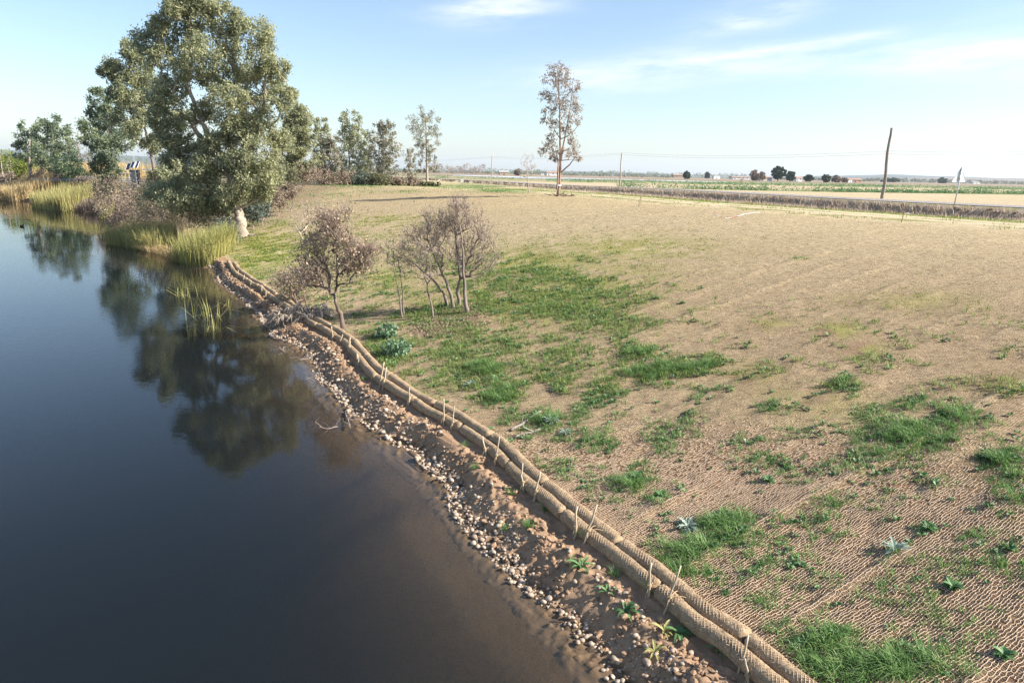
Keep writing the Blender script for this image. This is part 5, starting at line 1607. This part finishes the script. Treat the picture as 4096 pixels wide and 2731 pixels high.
# cut stump beside the trunk
q = hit(1045, 878)
st = thing('tree_stump', q, 'cut tree stump with a pale top beside the bushes', 'stump')
V, f = tube(np.array([q - [0, 0, .2], q + [0, 0, .25], q + [0, 0, .5]]), [.34, .28, .26], 12); put('bark', V, f, M['bark_red'], root=st, smooth_=True)
V, f = tube(np.array([q + [0, 0, .502], q + [0, 0, .53]]), [.25, .24], 12); put('cut_face', V, f, M['wood'], root=st)
# waterfowl
q = atz(87, 907, ZW)
dk_ = thing('duck', q, 'tiny dark duck swimming near the left reeds', 'duck')
V, f = tube(np.array([q + [-.2, 0, .05], q + [-.12, 0, .06], q + [0, 0, .07], q + [.14, 0, .07], q + [.17, 0, .15], q + [.19, 0, .22], q + [.24, 0, .23], q + [.31, 0, .22]]), [.02, .09, .12, .08, .045, .05, .045, .012], 10)
put('body', V, f, M['duck'], root=dk_, smooth_=True)

# ------------------------------------------------------------------ ditch bank: stones, dry grass
def ditch():
    n = 3600
    s = rng.random(n) ** 1.6 * 260
    i0 = _rs[2]
    x = np.interp(i0 + s, _rs, ROADN[:, 0]); y = np.interp(i0 + s, _rs, ROADN[:, 1])
    x2 = np.interp(i0 + s + 1, _rs, ROADN[:, 0]); y2 = np.interp(i0 + s + 1, _rs, ROADN[:, 1])
    dx, dy = x2 - x, y2 - y; l = np.hypot(dx, dy); nx_, ny_ = dy / l, -dx / l
    c = .3 + rng.random(n) * 1.4
    k = (rng.random(n) < .35 + .65 * smooth(.4, .6, fbm(s * .25, s * 0, 601, 3)))
    X_ = (x - nx_ * c)[k]; Y_ = (y - ny_ * c)[k]
    sz = np.clip(rng.lognormal(-2.45, .4, len(X_)), .04, .2)
    shp = [stone_shape(80 + q, 3, 5, .6) for q in range(6)]
    o = scatter_stones('ditch_stones', X_, Y_, ground(X_, Y_) - .02, sz, M['bank_stone'], None, 'rubble stones facing the ditch bank below the road', smooth_=False, shapes=shp)
    o['category'] = 'rubble'
    n = 30000
    s = rng.random(n) ** 1.5 * 260
    x = np.interp(i0 + s, _rs, ROADN[:, 0]); y = np.interp(i0 + s, _rs, ROADN[:, 1])
    x2 = np.interp(i0 + s + 1, _rs, ROADN[:, 0]); y2 = np.interp(i0 + s + 1, _rs, ROADN[:, 1])
    dx, dy = x2 - x, y2 - y; l = np.hypot(dx, dy); nx_, ny_ = dy / l, -dx / l
    c = .5 + 5.0 * rng.random(n) ** 1.2
    k = rng.random(n) < .45 + .55 * smooth(.4, .6, fbm(s * .4, c, 611, 3)); x, y, nx_, ny_, c = x[k], y[k], nx_[k], ny_[k], c[k]
    X_ = x - nx_ * c; Y_ = y - ny_ * c; P = np.stack([X_, Y_, ground(X_, Y_)], 1)
    m = len(P); r = np.hypot(X_, Y_) / 70
    V, fs, t = blades(P, rng.uniform(.25, .8, m), rng.uniform(.035, .07, m) * np.clip(r, .8, 3), unit2(m), rng.uniform(.1, .9, m))
    tag(put('dry_grass', V, fs, M['dry_grass'], attrs={'tint': ('FACE', t)}), 'pale dry grass filling the ditch beside the road', 'grass', kind='stuff')
    # grass edges of the track
    n = 26000
    x = rng.uniform(-20, 50, n); y = rng.uniform(15, 100, n); d_, _ = pdist(TOP, x, y); dr_, _ = pdist(ROADN, x, y)
    w = smooth(1.6, .5, np.abs(d_ - 8.6)) + smooth(1.4, .4, np.abs(-dr_ - 7.2)) + .5 * smooth(2.4, .5, np.abs(d_ - 1.5)) * smooth(.48, .6, fbm(x * .5, y * .5, 621, 3)) + .3 * smooth(.5, .2, np.abs(d_ - 5.3))
    k = (rng.random(n) < w) & (d_ > -1.5) & (dr_ < -5.5); P = np.stack([x[k], y[k], ground(x[k], y[k])], 1); m = len(P) * 4
    P = np.repeat(P, 4, 0) + np.concatenate([rng.normal(size=(m, 2)) * .2, np.zeros((m, 1))], 1)
    V, fs, t = blades(P, rng.uniform(.06, .2, m), rng.uniform(.02, .05, m), unit2(m), rng.uniform(.2, .9, m))
    tag(put('track_grass', V, fs, M['moss'], attrs={'tint': ('FACE', t)}), 'yellow green grass along the field track', 'grass', kind='stuff')
    # fresh grass on the crest by the trees
    def farg(u, v, x, y): return ell(FARG, u, v) * .45 * smooth(.42, .6, fbm(x * .4, y * .4, 633, 3))
    P = []
    x = rng.uniform(-45, 10, 160000); y = rng.uniform(55, 110, 160000); z = ground(x, y); u, v = pix(np.stack([x, y, z], 1)); dt_, _ = pdist(TOE, x, y)
    k = (rng.random(len(x)) < farg(u, v, x, y)) & (dt_ > 1)
    P = np.stack([x[k], y[k], z[k]], 1)[:12000]; m = len(P)
    V, fs, t = blades(P, rng.uniform(.08, .22, m), rng.uniform(.04, .08, m), unit2(m), rng.uniform(.2, .9, m))
    tag(put('crest_grass', V, fs, M['grass'], attrs={'tint': ('FACE', t)}), 'fresh green grass strip along the crest beside the trees', 'grass', kind='stuff')


M['bank_stone'] = plain_mat('ditch_stone', (.50, .385, .29), (.27, .20, .145), 1.2, .9, .3, coord='Object')
ditch()


# ------------------------------------------------------------------ green crop rows in the fields
def hedge(name, pts, h, w, label, n, mat='weed'):
    pts = np.array(pts, float); sl = np.concatenate([[0], np.cumsum(np.linalg.norm(np.diff(pts, axis=0), axis=1))])
    s = rng.random(n) * sl[-1]
    k = rng.random(n) < .35 + .65 * smooth(.25, .45, fbm(s * .08, s * 0, 631, 3)); s = s[k]
    x = np.interp(s, sl, pts[:, 0]) + rng.normal(size=len(s)) * .3; y = np.interp(s, sl, pts[:, 1]) + rng.normal(size=len(s)) * w
    hh = h * (.4 + .7 * fbm(s * .15, s * 0, 641, 2))
    c = np.stack([x, y, ground(x, y, False) + hh * rng.random(len(s))], 1)
    V, f, t = leaves(c, 7, .5, .34, .17, 0)
    o = put(name, V, f, M[mat], base=[*pts[0], g1(*pts[0])], attrs={'tint': ('FACE', t)})
    tag(o, label, 'crop row')


hedge('crop_row', [(20, 139), (65, 144), (130, 172), (200, 200)], .95, .9, 'green leafy crop row across the near field, closest to the road', 3000)
hedge('crop_row', [(10, 228), (90, 250), (240, 300)], .8, 2.5, 'second thin green crop row further out in the fields', 1800)
hedge('crop_row', [(-30, 268), (90, 290), (300, 350)], .8, 6, 'third green crop strip before the farmhouses', 2200)

# white covered rows
for k, (u0, u1, d0, d1_) in enumerate(((1815, 2300, 430, 300), (1815, 2900, 455, 330))):
    a = atd(u0, 700, d0); b = atd(u1, 706, d1_); t = np.linspace(0, 1, 40)
    P = np.stack([a[0] + (b[0] - a[0]) * t, a[1] + (b[1] - a[1]) * t, np.zeros(40)], 1)
    P[:, 2] = ground(P[:, 0], P[:, 1], False)
    nrm = np.array([-(b[1] - a[1]), b[0] - a[0], 0]); nrm /= np.linalg.norm(nrm)
    A = Acc()
    for q in range(6):
        Q = P + nrm * q * 2.2 + [0, 0, .1]
        sec = [Q - nrm * 1.0, Q - nrm * .5 + [0, 0, .22], Q + nrm * .5 + [0, 0, .22], Q + nrm * 1.0]
        V = np.concatenate(sec); i = np.arange(39)
        A.add(V, np.concatenate([np.stack([m_ * 40 + i, m_ * 40 + i + 1, (m_ + 1) * 40 + i + 1, (m_ + 1) * 40 + i], 1) for m_ in range(3)]))
    tag(A.put('crop_tunnels', M['plastic'], base=P[0]), ['white plastic covered crop tunnels in the field, nearer band', 'white plastic covered crop tunnels in the field, farther longer band'][k], 'crop tunnels', kind='stuff')


# ------------------------------------------------------------------ far buildings
def house(name, u, depth, wpx, hpx, wall, roof, label, flat=False, deep=.7, cat='house', openings=1, rz=.15, zoff=0.0):
    mpp = depth / F / cp
    c = atd(u, 705, depth); z = g1(c[0], depth) + zoff
    w, h = wpx * mpp, hpx * mpp; d = w * deep if w < 20 else 12
    base = np.array([c[0], depth, z]); root = thing(name, base, label, cat)
    wh = h if flat else h * .68
    A = Acc().box(base + [-w / 2, 0, -.5], base + [w / 2, d, wh], rz, base)
    A.put('wall', M[wall], root=root)
    R = lambda V: np.stack([(V[:, 0] - base[0]) * math.cos(rz) - (V[:, 1] - base[1]) * math.sin(rz) + base[0], (V[:, 0] - base[0]) * math.sin(rz) + (V[:, 1] - base[1]) * math.cos(rz) + base[1], V[:, 2]], 1)
    o = .03 * w + .15
    if flat:
        Acc().box(base + [-w / 2 - o, -o, wh + .01], base + [w / 2 + o, d + o, wh + .25], rz, base).put('roof', M[roof], root=root)
    else:
        x0, x1, y0, y1 = -w / 2 - o, w / 2 + o, -o, d + o; ym = d / 2
        V = base + np.array([[x0, y0, wh], [x1, y0, wh], [x1, ym, h], [x0, ym, h], [x0, y1, wh], [x1, y1, wh], [x0, y0, wh - .12], [x1, y0, wh - .12], [x0, y1, wh - .12], [x1, y1, wh - .12]])
        put('roof', R(V), [np.array([[0, 1, 2, 3], [3, 2, 5, 4], [6, 7, 1, 0], [8, 6, 0, 4], [1, 7, 9, 5], [9, 8, 4, 5]]), np.array([[0, 3, 4], [1, 5, 2]])], M[roof], root=root)
    for q in range(openings):
        x = -w / 2 + w * (q + .5) / max(openings, 1); ww = min(1.2, w * .1)
        nm = 'door' if q == 0 else 'window'
        z0 = 0 if q == 0 else wh * .35
        V = base + np.array([[x - ww / 2, -.04, z0], [x + ww / 2, -.04, z0], [x + ww / 2, -.04, z0 + min(2.0, wh * .6)], [x - ww / 2, -.04, z0 + min(2.0, wh * .6)],
                             [x - ww / 2, .02, z0], [x + ww / 2, .02, z0], [x + ww / 2, .02, z0 + min(2.0, wh * .6)], [x - ww / 2, .02, z0 + min(2.0, wh * .6)]])
        put(nm, R(V), np.array([[0, 1, 2, 3], [0, 3, 7, 4], [1, 5, 6, 2], [3, 2, 6, 7]]), M['dark'], root=root)
    return root


house('farm_shed', 2016, 640, 34, 18, 'block', 'roof_grey', 'bare block shed with a low gable standing alone in the fields', openings=1)
house('warehouse', 2212, 900, 48, 16, 'white', 'tile', 'long white warehouse with a reddish roof seen through the lone tree', openings=3)
house('warehouse', 2170, 920, 12, 7, 'white', 'roof_grey', 'small white building left of the long warehouse', openings=1)
house('farmhouse', 2720, 1500, 50, 12, 'brick', 'tile', 'faint pinkish building far off, left of the round tree', openings=2)
house('warehouse', 2868, 950, 24, 13, 'white', 'roof_grey', 'white shed right of the round dark tree', flat=True, openings=1)
house('farm_barn', 2965, 1000, 66, 11, 'white', 'tile', 'long white barn with a red roof beside the grey tree', openings=4)
house('field_hut', 2971, 330, 8, 13, 'block', 'roof_grey', 'tiny brick pump hut standing in the green crop strip', flat=True, openings=1)
house('farmhouse', 3062, 640, 36, 18, 'cream', 'tile', 'cream farmhouse with tiled roof left of the round pine', openings=3)
house('farm_annex', 3082, 600, 14, 13, 'white', 'tile', 'white annex in front of the cream farmhouse', openings=1)
house('farmhouse', 3199, 620, 22, 19, 'white', 'tile', 'small white gabled house right of the round pine', openings=2)
house('farmhouse', 3404, 640, 17, 17, 'white', 'tile', 'narrow white house next to the orange brick barn', openings=1)
house('brick_barn', 3433, 660, 36, 16, 'brick', 'tile', 'orange brick barn in front of the hills', openings=2)
house('warehouse', 3912, 1400, 28, 8, 'white', 'roof_grey', 'far white warehouse below the hills near the road sign', openings=1)
house('farmhouse', 694, 240, 44, 30, 'cream', 'tile', 'yellow house seen through a gap under the tallest tree', openings=2, zoff=1.2)
house('pump_house', 570, 90, 40, 44, 'white', 'roof_grey', 'white concrete pump house behind the solar panel mast', flat=True, openings=1, zoff=.2)


# ------------------------------------------------------------------ far trees and woods
def round_tree(u, v0, v1, w, depth, mat, label, name='tree', per=40, n=10):
    leafy_tree(name, base_at(u, depth), [(u, v1), (u, (v0 + v1 * 2) / 3), (u, (v0 + v1) / 2)], auto_clumps(u - w / 2, u + w / 2, v0, v1 - (v1 - v0) * .12, n, pear=.5), depth, label, r0=.35, bark='bark_dark', leaf=mat, per=per, sub=6, ln=depth / 300, wd=depth / 620, rtip=.03)


round_tree(3114, 672, 718, 56, 600, 'pine', 'large round dark pine beside the cream farmhouse', 'pine_tree', 60, 12)
round_tree(3162, 692, 720, 40, 590, 'pine', 'rounded green tree touching the right side of the pine', 'tree', 60)
round_tree(3020, 688, 720, 40, 610, 'scrub', 'grey leafless tree left of the cream farmhouse', 'tree', 18)
round_tree(3048, 694, 718, 24, 640, 'scrub', 'smaller bare tree right behind the grey leafless one', 'tree', 14)
round_tree(2747, 693, 713, 24, 700, 'pine', 'round dark tree alone on the far plain', 'tree', 60)
round_tree(2829, 695, 712, 14, 1200, 'pine', 'narrow far tree between round tree and barn', 'tree', 40)
round_tree(3306, 706, 728, 34, 600, 'pine', 'dark bushy tree, left one beside the brick barn', 'tree', 50)
round_tree(3345, 709, 730, 46, 610, 'scrub', 'brown bushy trees just left of the narrow white house', 'tree', 30)
round_tree(3235, 706, 722, 36, 640, 'pine', 'low dark tree group right of the white gabled house', 'tree', 40)
round_tree(3380, 718, 728, 20, 640, 'scrub', 'small brown bush beside the narrow white house', 'bush', 24)
round_tree(2070, 682, 698, 26, 660, 'scrub', 'bare brown thicket right of the bare block shed', 'bush', 20)
round_tree(3560, 716, 732, 60, 1200, 'pine', 'far dark orchard trees behind the leaning pole', 'tree', 40)
round_tree(3770, 718, 732, 36, 1200, 'pine', 'far dark trees left of the road sign', 'tree', 40)


def wood(u0, u1, top, base_v, depth, mat, label, n, per=10):
    mpp = depth / F / cp
    u = rng.uniform(u0, u1, n)
    hpx = (base_v - top) * (.45 + .75 * fbm(u * .035, u * 0, 650 + int(u0), 3))
    c = np.array([atd(a, 700, depth) for a in u]); c[:, 1] += rng.uniform(0, .05, n) * depth
    gz_ = ground(c[:, 0], c[:, 1], False)
    c[:, 2] = gz_ + hpx * mpp * rng.random(n) ** .7
    V, f, t = leaves(c, per, 4.5 * mpp, 3.2 * mpp, 1.8 * mpp, 0)
    V[:, 2] = np.maximum(V[:, 2], np.repeat(gz_, per * 4) - .2)
    tag(put('far_wood', V, f, M[mat], base=[c[0, 0], c[0, 1], 0], attrs={'tint': ('FACE', t)}), label, 'wood', kind='stuff')


wood(1690, 1935, 652, 692, 800, 'scrub', 'greyish wood on the plain right of the slender eucalyptus', 420)
wood(1930, 2560, 676, 694, 1500, 'euc_far', 'low tree line on the horizon behind the shed', 500)
wood(2560, 3010, 690, 708, 1700, 'euc_far', 'thin tree line on the horizon behind the barns', 320)
wood(1780, 2700, 688, 700, 950, 'shrub', 'dark orchard band across the plain behind the white tunnels', 600, 10)
wood(3480, 4200, 722, 736, 1500, 'shrub', 'distant orchard band below the hills at right', 480, 16)
wood(3150, 3520, 718, 728, 1300, 'shrub', 'distant orchard band behind the farmhouses', 260, 16)
wood(1100, 1720, 672, 690, 700, 'euc_far', 'bluish wood far behind the crest row of trees', 420)
wood(-150, 700, 610, 660, 700, 'euc_far', 'wooded rise behind the trees at the left', 700)


def hill(name, prof, depth, mat, label, thick=2500):
    """prof: list of (pixel u, pixel v) of the skyline"""
    P = np.array(prof, float); u = np.linspace(P[0, 0], P[-1, 0], 160); v = np.interp(u, P[:, 0], P[:, 1])
    v = v + (fbm(u * .02, u * 0, 700, 4) - .5) * 3
    top = np.array([atd(a, b, depth) for a, b in zip(u, v)])
    rows = []
    for t in np.linspace(0, 1, 12):
        s = math.sin(t * math.pi / 2) if t <= 1 else 1
        r = top.copy(); r[:, 1] = depth - thick * (1 - t); r[:, 0] = top[:, 0]
        r[:, 2] = -6 + (top[:, 2] + 6) * s ** 1.5 + (fbm(top[:, 0] * .004, r[:, 1] * .004, 710, 4) - .5) * 30 * math.sin(t * math.pi)
        rows.append(r)
    back = top.copy(); back[:, 1] += thick; back[:, 2] = -20; rows.append(back)
    V = np.concatenate(rows); n = 160; i = np.arange(n - 1)
    f = np.concatenate([np.stack([k * n + i, k * n + i + 1, (k + 1) * n + i + 1, (k + 1) * n + i], 1) for k in range(len(rows) - 1)])
    tag(put(name, V, f, M[mat], smooth_=True), label, kind='structure')


hill('hill', [(3060, 724), (3150, 716), (3280, 704), (3420, 702), (3540, 698), (3680, 705), (3800, 716), (3900, 726), (4000, 740)], 6500, 'hill_a', 'low wooded hill on the horizon behind the leaning pole')
hill('hill', [(3500, 728), (3650, 711), (3800, 709), (3950, 714), (4100, 716), (4400, 712), (4800, 730)], 5200, 'hill_b', 'dry brown hill at the right edge of the horizon', 1800)
hill('hill', [(-900, 640), (-300, 590), (0, 598), (120, 606), (400, 620), (650, 628), (760, 634), (900, 640), (1200, 646), (1500, 668), (1700, 684)], 7500, 'hill_a', 'bluish hill range far behind the trees at left')
hill('hill', [(1500, 676), (1900, 682), (2300, 686), (2700, 697), (3100, 708)], 9500, 'hill_a', 'very faint low rise on the middle horizon')


# ------------------------------------------------------------------ poles and wires
def pole(b, t, r, label, dark=True, steps=False):
    b = np.array(b); t = np.array(t)
    root = thing('utility_pole', b, label, 'pole', 'wooden poles carrying two wires')
    k = np.linspace(-.05, 1, 12); P = b + (t - b) * k[:, None]
    P[2:-1] += np.stack([np.sin(k[2:-1] * 7) * r * .5, np.zeros(9), np.zeros(9)], 1)
    V, f = tube(P, np.linspace(r, r * .7, 12), 10); put('shaft', V, f, M['wood_grey' if dark else 'twig_pale'], root=root, smooth_=True)
    return root


p1b = hit(3527, 795); p1t = atd(3567, 512, p1b[1]); p1w = atd(3556, 622, p1b[1])
p2b = hit(2478, 749); p2t = atd(2488, 611, p2b[1]); p2w = atd(2487, 622, p2b[1])
p3b = base_at(1966, 205); p3t = atd(1969, 620, 205); p3w = atd(1969, 633, 205)
P1 = pole(p1b, p1t, .17, 'tall dark leaning wooden pole beside the road, nearest of the three')
P2 = pole(p2b, p2t, .13, 'pale wooden pole right of the lone eucalyptus', False)
P3 = pole(p3b, p3t, .15, 'pale wooden pole farthest away, left of the bare sapling', False)
for k in range(9):
    t = .12 + .09 * k
    c = p1b + (p1t - p1b) * t; sg = 1 if k % 2 else -1
    V, f = tube(np.array([c, c + [.3 * sg, 0, .02], c + [.32 * sg, 0, .1]]), .018, 5); put('climbing_step', V, f, M['metal'], root=P1)
for pr, w in ((P1, p1w), (P2, p2w), (P3, p3w)):
    for sg in (-1, 1):
        V, f = tube(w + np.array([[0, 0, .15 * sg], [.22 * sg, 0, .15 * sg], [.22 * sg, 0, .3 + .15 * sg]]), .03, 6); put('insulator', V, f, M['white'], root=pr)


def wire(a, b, sag, label, r=.009):
    t = np.linspace(0, 1, 40)[:, None]
    P = a + (b - a) * t - np.array([0, 0, 1.]) * (sag * 4 * t * (1 - t))
    V, f = tube(P, r, 4, False)
    tag(put('wire', V, f, M['dark'], base=a), label, 'wire')


p0w = atd(4700, 600, 66); p4w = atd(1500, 650, 280)
for sg, wd_ in ((-1, 'lower'), (1, 'upper')):
    o = np.array([.22 * sg, 0, .3 + .15 * sg])
    wire(p0w + o, p1w + o, .35, f'{wd_} overhead wire running from the leaning pole to the right edge')
    wire(p1w + o, p2w + o, .5, f'{wd_} overhead wire between the leaning pole and the next pole')
    wire(p2w + o, p3w + o, .5, f'{wd_} overhead wire between the two paler poles')
    wire(p3w + o, p4w + o, .5, f'{wd_} overhead wire leading left from the farthest pole')

# ------------------------------------------------------------------ road sign seen from behind
q = hit(3816, 824); D = q[1]; mp_ = D / F / cp
tp = atd(3850, 668, D)
rs_ = thing('road_sign', q, 'triangular road sign seen from behind on a steel post', 'road sign')
V, f = tube(np.array([q - [0, 0, .2], q + (tp - q) * .5, tp + [0, 0, -.02]]), [.045, .045, .045], 10); put('post', V, f, M['metal'], root=rs_, smooth_=True)
side = 1.36; hgt = side * .866
ax = (tp - q) / np.linalg.norm(tp - q); rt_ = np.array([math.cos(rad(13)), math.sin(rad(13)), 0]); nm = np.cross(rt_, ax); nm /= np.linalg.norm(nm)
top_ = tp + nm * (-.06)
cor = [top_, top_ - ax * hgt - rt_ * side / 2, top_ - ax * hgt + rt_ * side / 2]
ol = []
for k in range(3):
    c = cor[k]; p_ = cor[k - 1]; n_ = cor[(k + 1) % 3]; ctr = sum(cor) / 3
    a = c + (p_ - c) / np.linalg.norm(p_ - c) * .09; b = c + (n_ - c) / np.linalg.norm(n_ - c) * .09; m_ = (a + b) / 2 * .55 + c * .45
    ol += [a, m_, b]
ol = np.array(ol); V = np.concatenate([ol + nm * .0, ol - nm * .012, [ol.mean(0)], [ol.mean(0) - nm * .012]]); n = 9; i = np.arange(n); j = (i + 1) % n
plate_ = put('plate', V, [np.concatenate([np.stack([i, j, np.full(n, 18)], 1), np.stack([n + j, n + i, np.full(n, 19)], 1)]), np.stack([i, i + n, j + n, j], 1)], M['sign_back'], root=rs_)
A = Acc()
for k in range(n):
    A.add(*prisms(ol[k][None], ol[(k + 1) % n][None], .014, .014, 5))
A.put('rim', M['metal'], root=plate_)
for t in (.22, .8):
    c = top_ - ax * hgt * t; Acc().add(*prisms((c - rt_ * .12 + nm * .02)[None], (c + rt_ * .12 + nm * .02)[None], .025, .025, 5)).put('bracket', M['metal'], root=rs_)
# small white sign by the track
q = hit(1848, 737); s0 = thing('field_sign', q, 'small white rectangular sign on a thin post by the ditch', 'sign')
V, f = tube(np.array([q - [0, 0, .1], atd(1848, 730, q[1])]), .03, 6); put('post', V, f, M['wood_grey'], root=s0)
a = atd(1843, 716, q[1]); b = atd(1854, 730, q[1])
Acc().box([a[0], q[1] - .06, b[2]], [b[0], q[1] - .03, a[2]]).put('panel', M['white'], root=s0)

# marker stakes and barrier tape
q = hit(3605, 892); t = atd(3618, 846, q[1]); ms = thing('marker_stake', q, 'slanted marker stake with red and white tape at its top', 'stake')
V, f = tube(np.array([q - [0, 0, .15], (q + t) / 2, t]), [.03, .028, .026], 7); put('post', V, f, M['wood'], root=ms)
A = Acc()
for k in range(3):
    a = rng.uniform(0, 6.28); A.add(*prisms(t[None] - [[0, 0, .06 + .04 * k]], (t + [math.cos(a) * .12, math.sin(a) * .1, rng.uniform(-.06, .06)])[None], .022, .012, 4))
A.put('tape_knot', M['red'], root=ms)
V, f = tube(np.array([t + [.05, 0, -.1], t + [.3, .1, -.1], t + [.45, .2, -.14]]), .012, 4); put('tape_end', V, f, M['white'], root=ms)
q = hit(2563, 826); ms = thing('marker_stake', q, 'pair of pale marker stakes leaning together on the crest', 'stake')
for du, dv in ((2553, 826), (2564, 826)):
    a = hit(du, dv); b = atd(2566, 777, q[1]); V, f = tube(np.array([a - [0, 0, .1], (a + b) / 2, b]), .022, 6); put('post', V, f, M['wood'], root=ms)
L = [(2857, 850), (2862, 862), (2880, 872), (2900, 877), (2925, 876), (2950, 868), (2980, 860), (3010, 855), (3040, 852)]
tp_ = thing('barrier_tape', hit(*L[0]), 'red and white barrier tape lying curled on the netting', 'tape')
P = np.array([hit(*a) for a in L]); P[:, 2] += .06
k = np.linspace(0, 1, len(P)); kk = np.linspace(0, 1, 25); P = np.stack([np.interp(kk, k, P[:, i]) for i in range(3)], 1)
P[:, 2] += .02 * np.abs(np.sin(kk * 23)) - .02
for k in range(8):
    seg = P[k * 3:k * 3 + 4]; d = np.gradient(seg, axis=0); s = np.stack([-d[:, 1], d[:, 0], np.zeros(len(d))], 1); s /= np.linalg.norm(s, axis=1, keepdims=True)
    wv_ = .014 + .012 * (k > 3)
    V = np.concatenate([seg - s * wv_, seg + s * wv_ + [0, 0, .012]]); i = np.arange(len(seg) - 1)
    put('tape_band', V, np.stack([i, i + 1, i + 1 + len(seg), i + len(seg)], 1), M['red' if k in (0, 2, 4) else 'white'], root=tp_)

# ------------------------------------------------------------------ solar pump mast and pipe crossing at left
D = 84.0; g = lambda u, v, d=0: atd(u, v, D + d); mp_ = D / F / cp
b = base_at(537, D)
sm = thing('solar_mast', b, 'dark steel mast carrying solar panels beneath the left trees', 'solar panels')
tz = g(537, 680)[2]
Acc().box([b[0] - .35, D - .35, b[2]], [b[0] + .35, D + .35, tz]).put('column', M['steelblue'], root=sm)
Acc().box([b[0] + .38, D - .2, b[2]], [b[0] + .6, D + .2, tz]).put('ladder_duct', M['dark'], root=sm)
for (u0, v0, u1, v1, tl) in ((524, 647, 540, 672, .35), (543, 646, 557, 672, .35), (506, 655, 524, 680, .35)):
    a = g(u0, v0); c = g(u1, v1)
    V = np.array([[a[0], D + .3, a[2]], [c[0], D + .3, a[2]], [c[0], D - .4, c[2]], [a[0], D - .4, c[2]]]); V2 = V - [0, .02, -.05]
    pn = put('solar_panel', np.concatenate([V, V2]), np.array([[3, 2, 1, 0], [4, 5, 6, 7], [0, 1, 5, 4], [2, 3, 7, 6], [1, 2, 6, 5], [3, 0, 4, 7]]), M['panel'], root=sm)
    A = Acc()
    for k in range(4): A.add(*prisms(V[k][None] - [0, .06, 0], V[(k + 1) % 4][None] - [0, .06, 0], .018, .018, 4))
    fr_ = A.put('panel_frame', M['metal'], root=pn)
V, f = tube(np.array([g(536, 648), g(534, 620)]), [.05, .03], 6); put('antenna', V, f, M['metal'], root=sm)
Acc().box([g(500, 0)[0], D - .15, tz], [g(560, 0)[0], D + .3, tz + .12]).put('cross_arm', M['metal'], root=sm)
rl = thing('handrail', base_at(505, 82), 'white pipe handrail beside the solar mast', 'railing')
for v in (694, 714, 720, 727):
    V, f = tube(np.array([atd(480, v, 82), atd(524, v - 1, 82)]), .028, 6); put('rail', V, f, M['white'], root=rl)
for u in (484, 510):
    a = base_at(u, 82); V, f = tube(np.array([a, atd(u, 693, 82)]), .04, 6); put('post', V, f, M['steelblue'], root=rl)
for k, (v0, v1) in enumerate(((713, 703), (716, 706), (718, 709))):
    a = atd(125, v0, 92); c = atd(400, v1, 84); t = np.linspace(0, 1, 20)[:, None]
    V, f = tube(a + (c - a) * t - np.array([0, 0, .25]) * (4 * t * (1 - t)), .014, 5, False)
    tag(put('cable', V, f, M['metal'], base=a), f'pale cable strung above the left reeds, {["top", "middle", "bottom"][k]} of three', 'cable')

# ------------------------------------------------------------------ haze
HZ = 0.00008
m = bpy.data.materials.new('haze_air'); m.use_nodes = True; nt = m.node_tree; nt.nodes.clear()
pv_ = node(nt, 'ShaderNodeVolumePrincipled', Density=HZ, Anisotropy=0.2); pv_.inputs['Color'].default_value = (.82, .90, 1.0, 1)
ou = node(nt, 'ShaderNodeOutputMaterial'); nt.links.new(pv_.outputs[0], ou.inputs['Volume'])
hz = Acc().box((-16000, -400, -30), (16000, 16000, 260)).put('haze', m, base=(0, 0, -30))
tag(hz, 'thin pale winter haze over the whole plain', 'haze', kind='stuff')
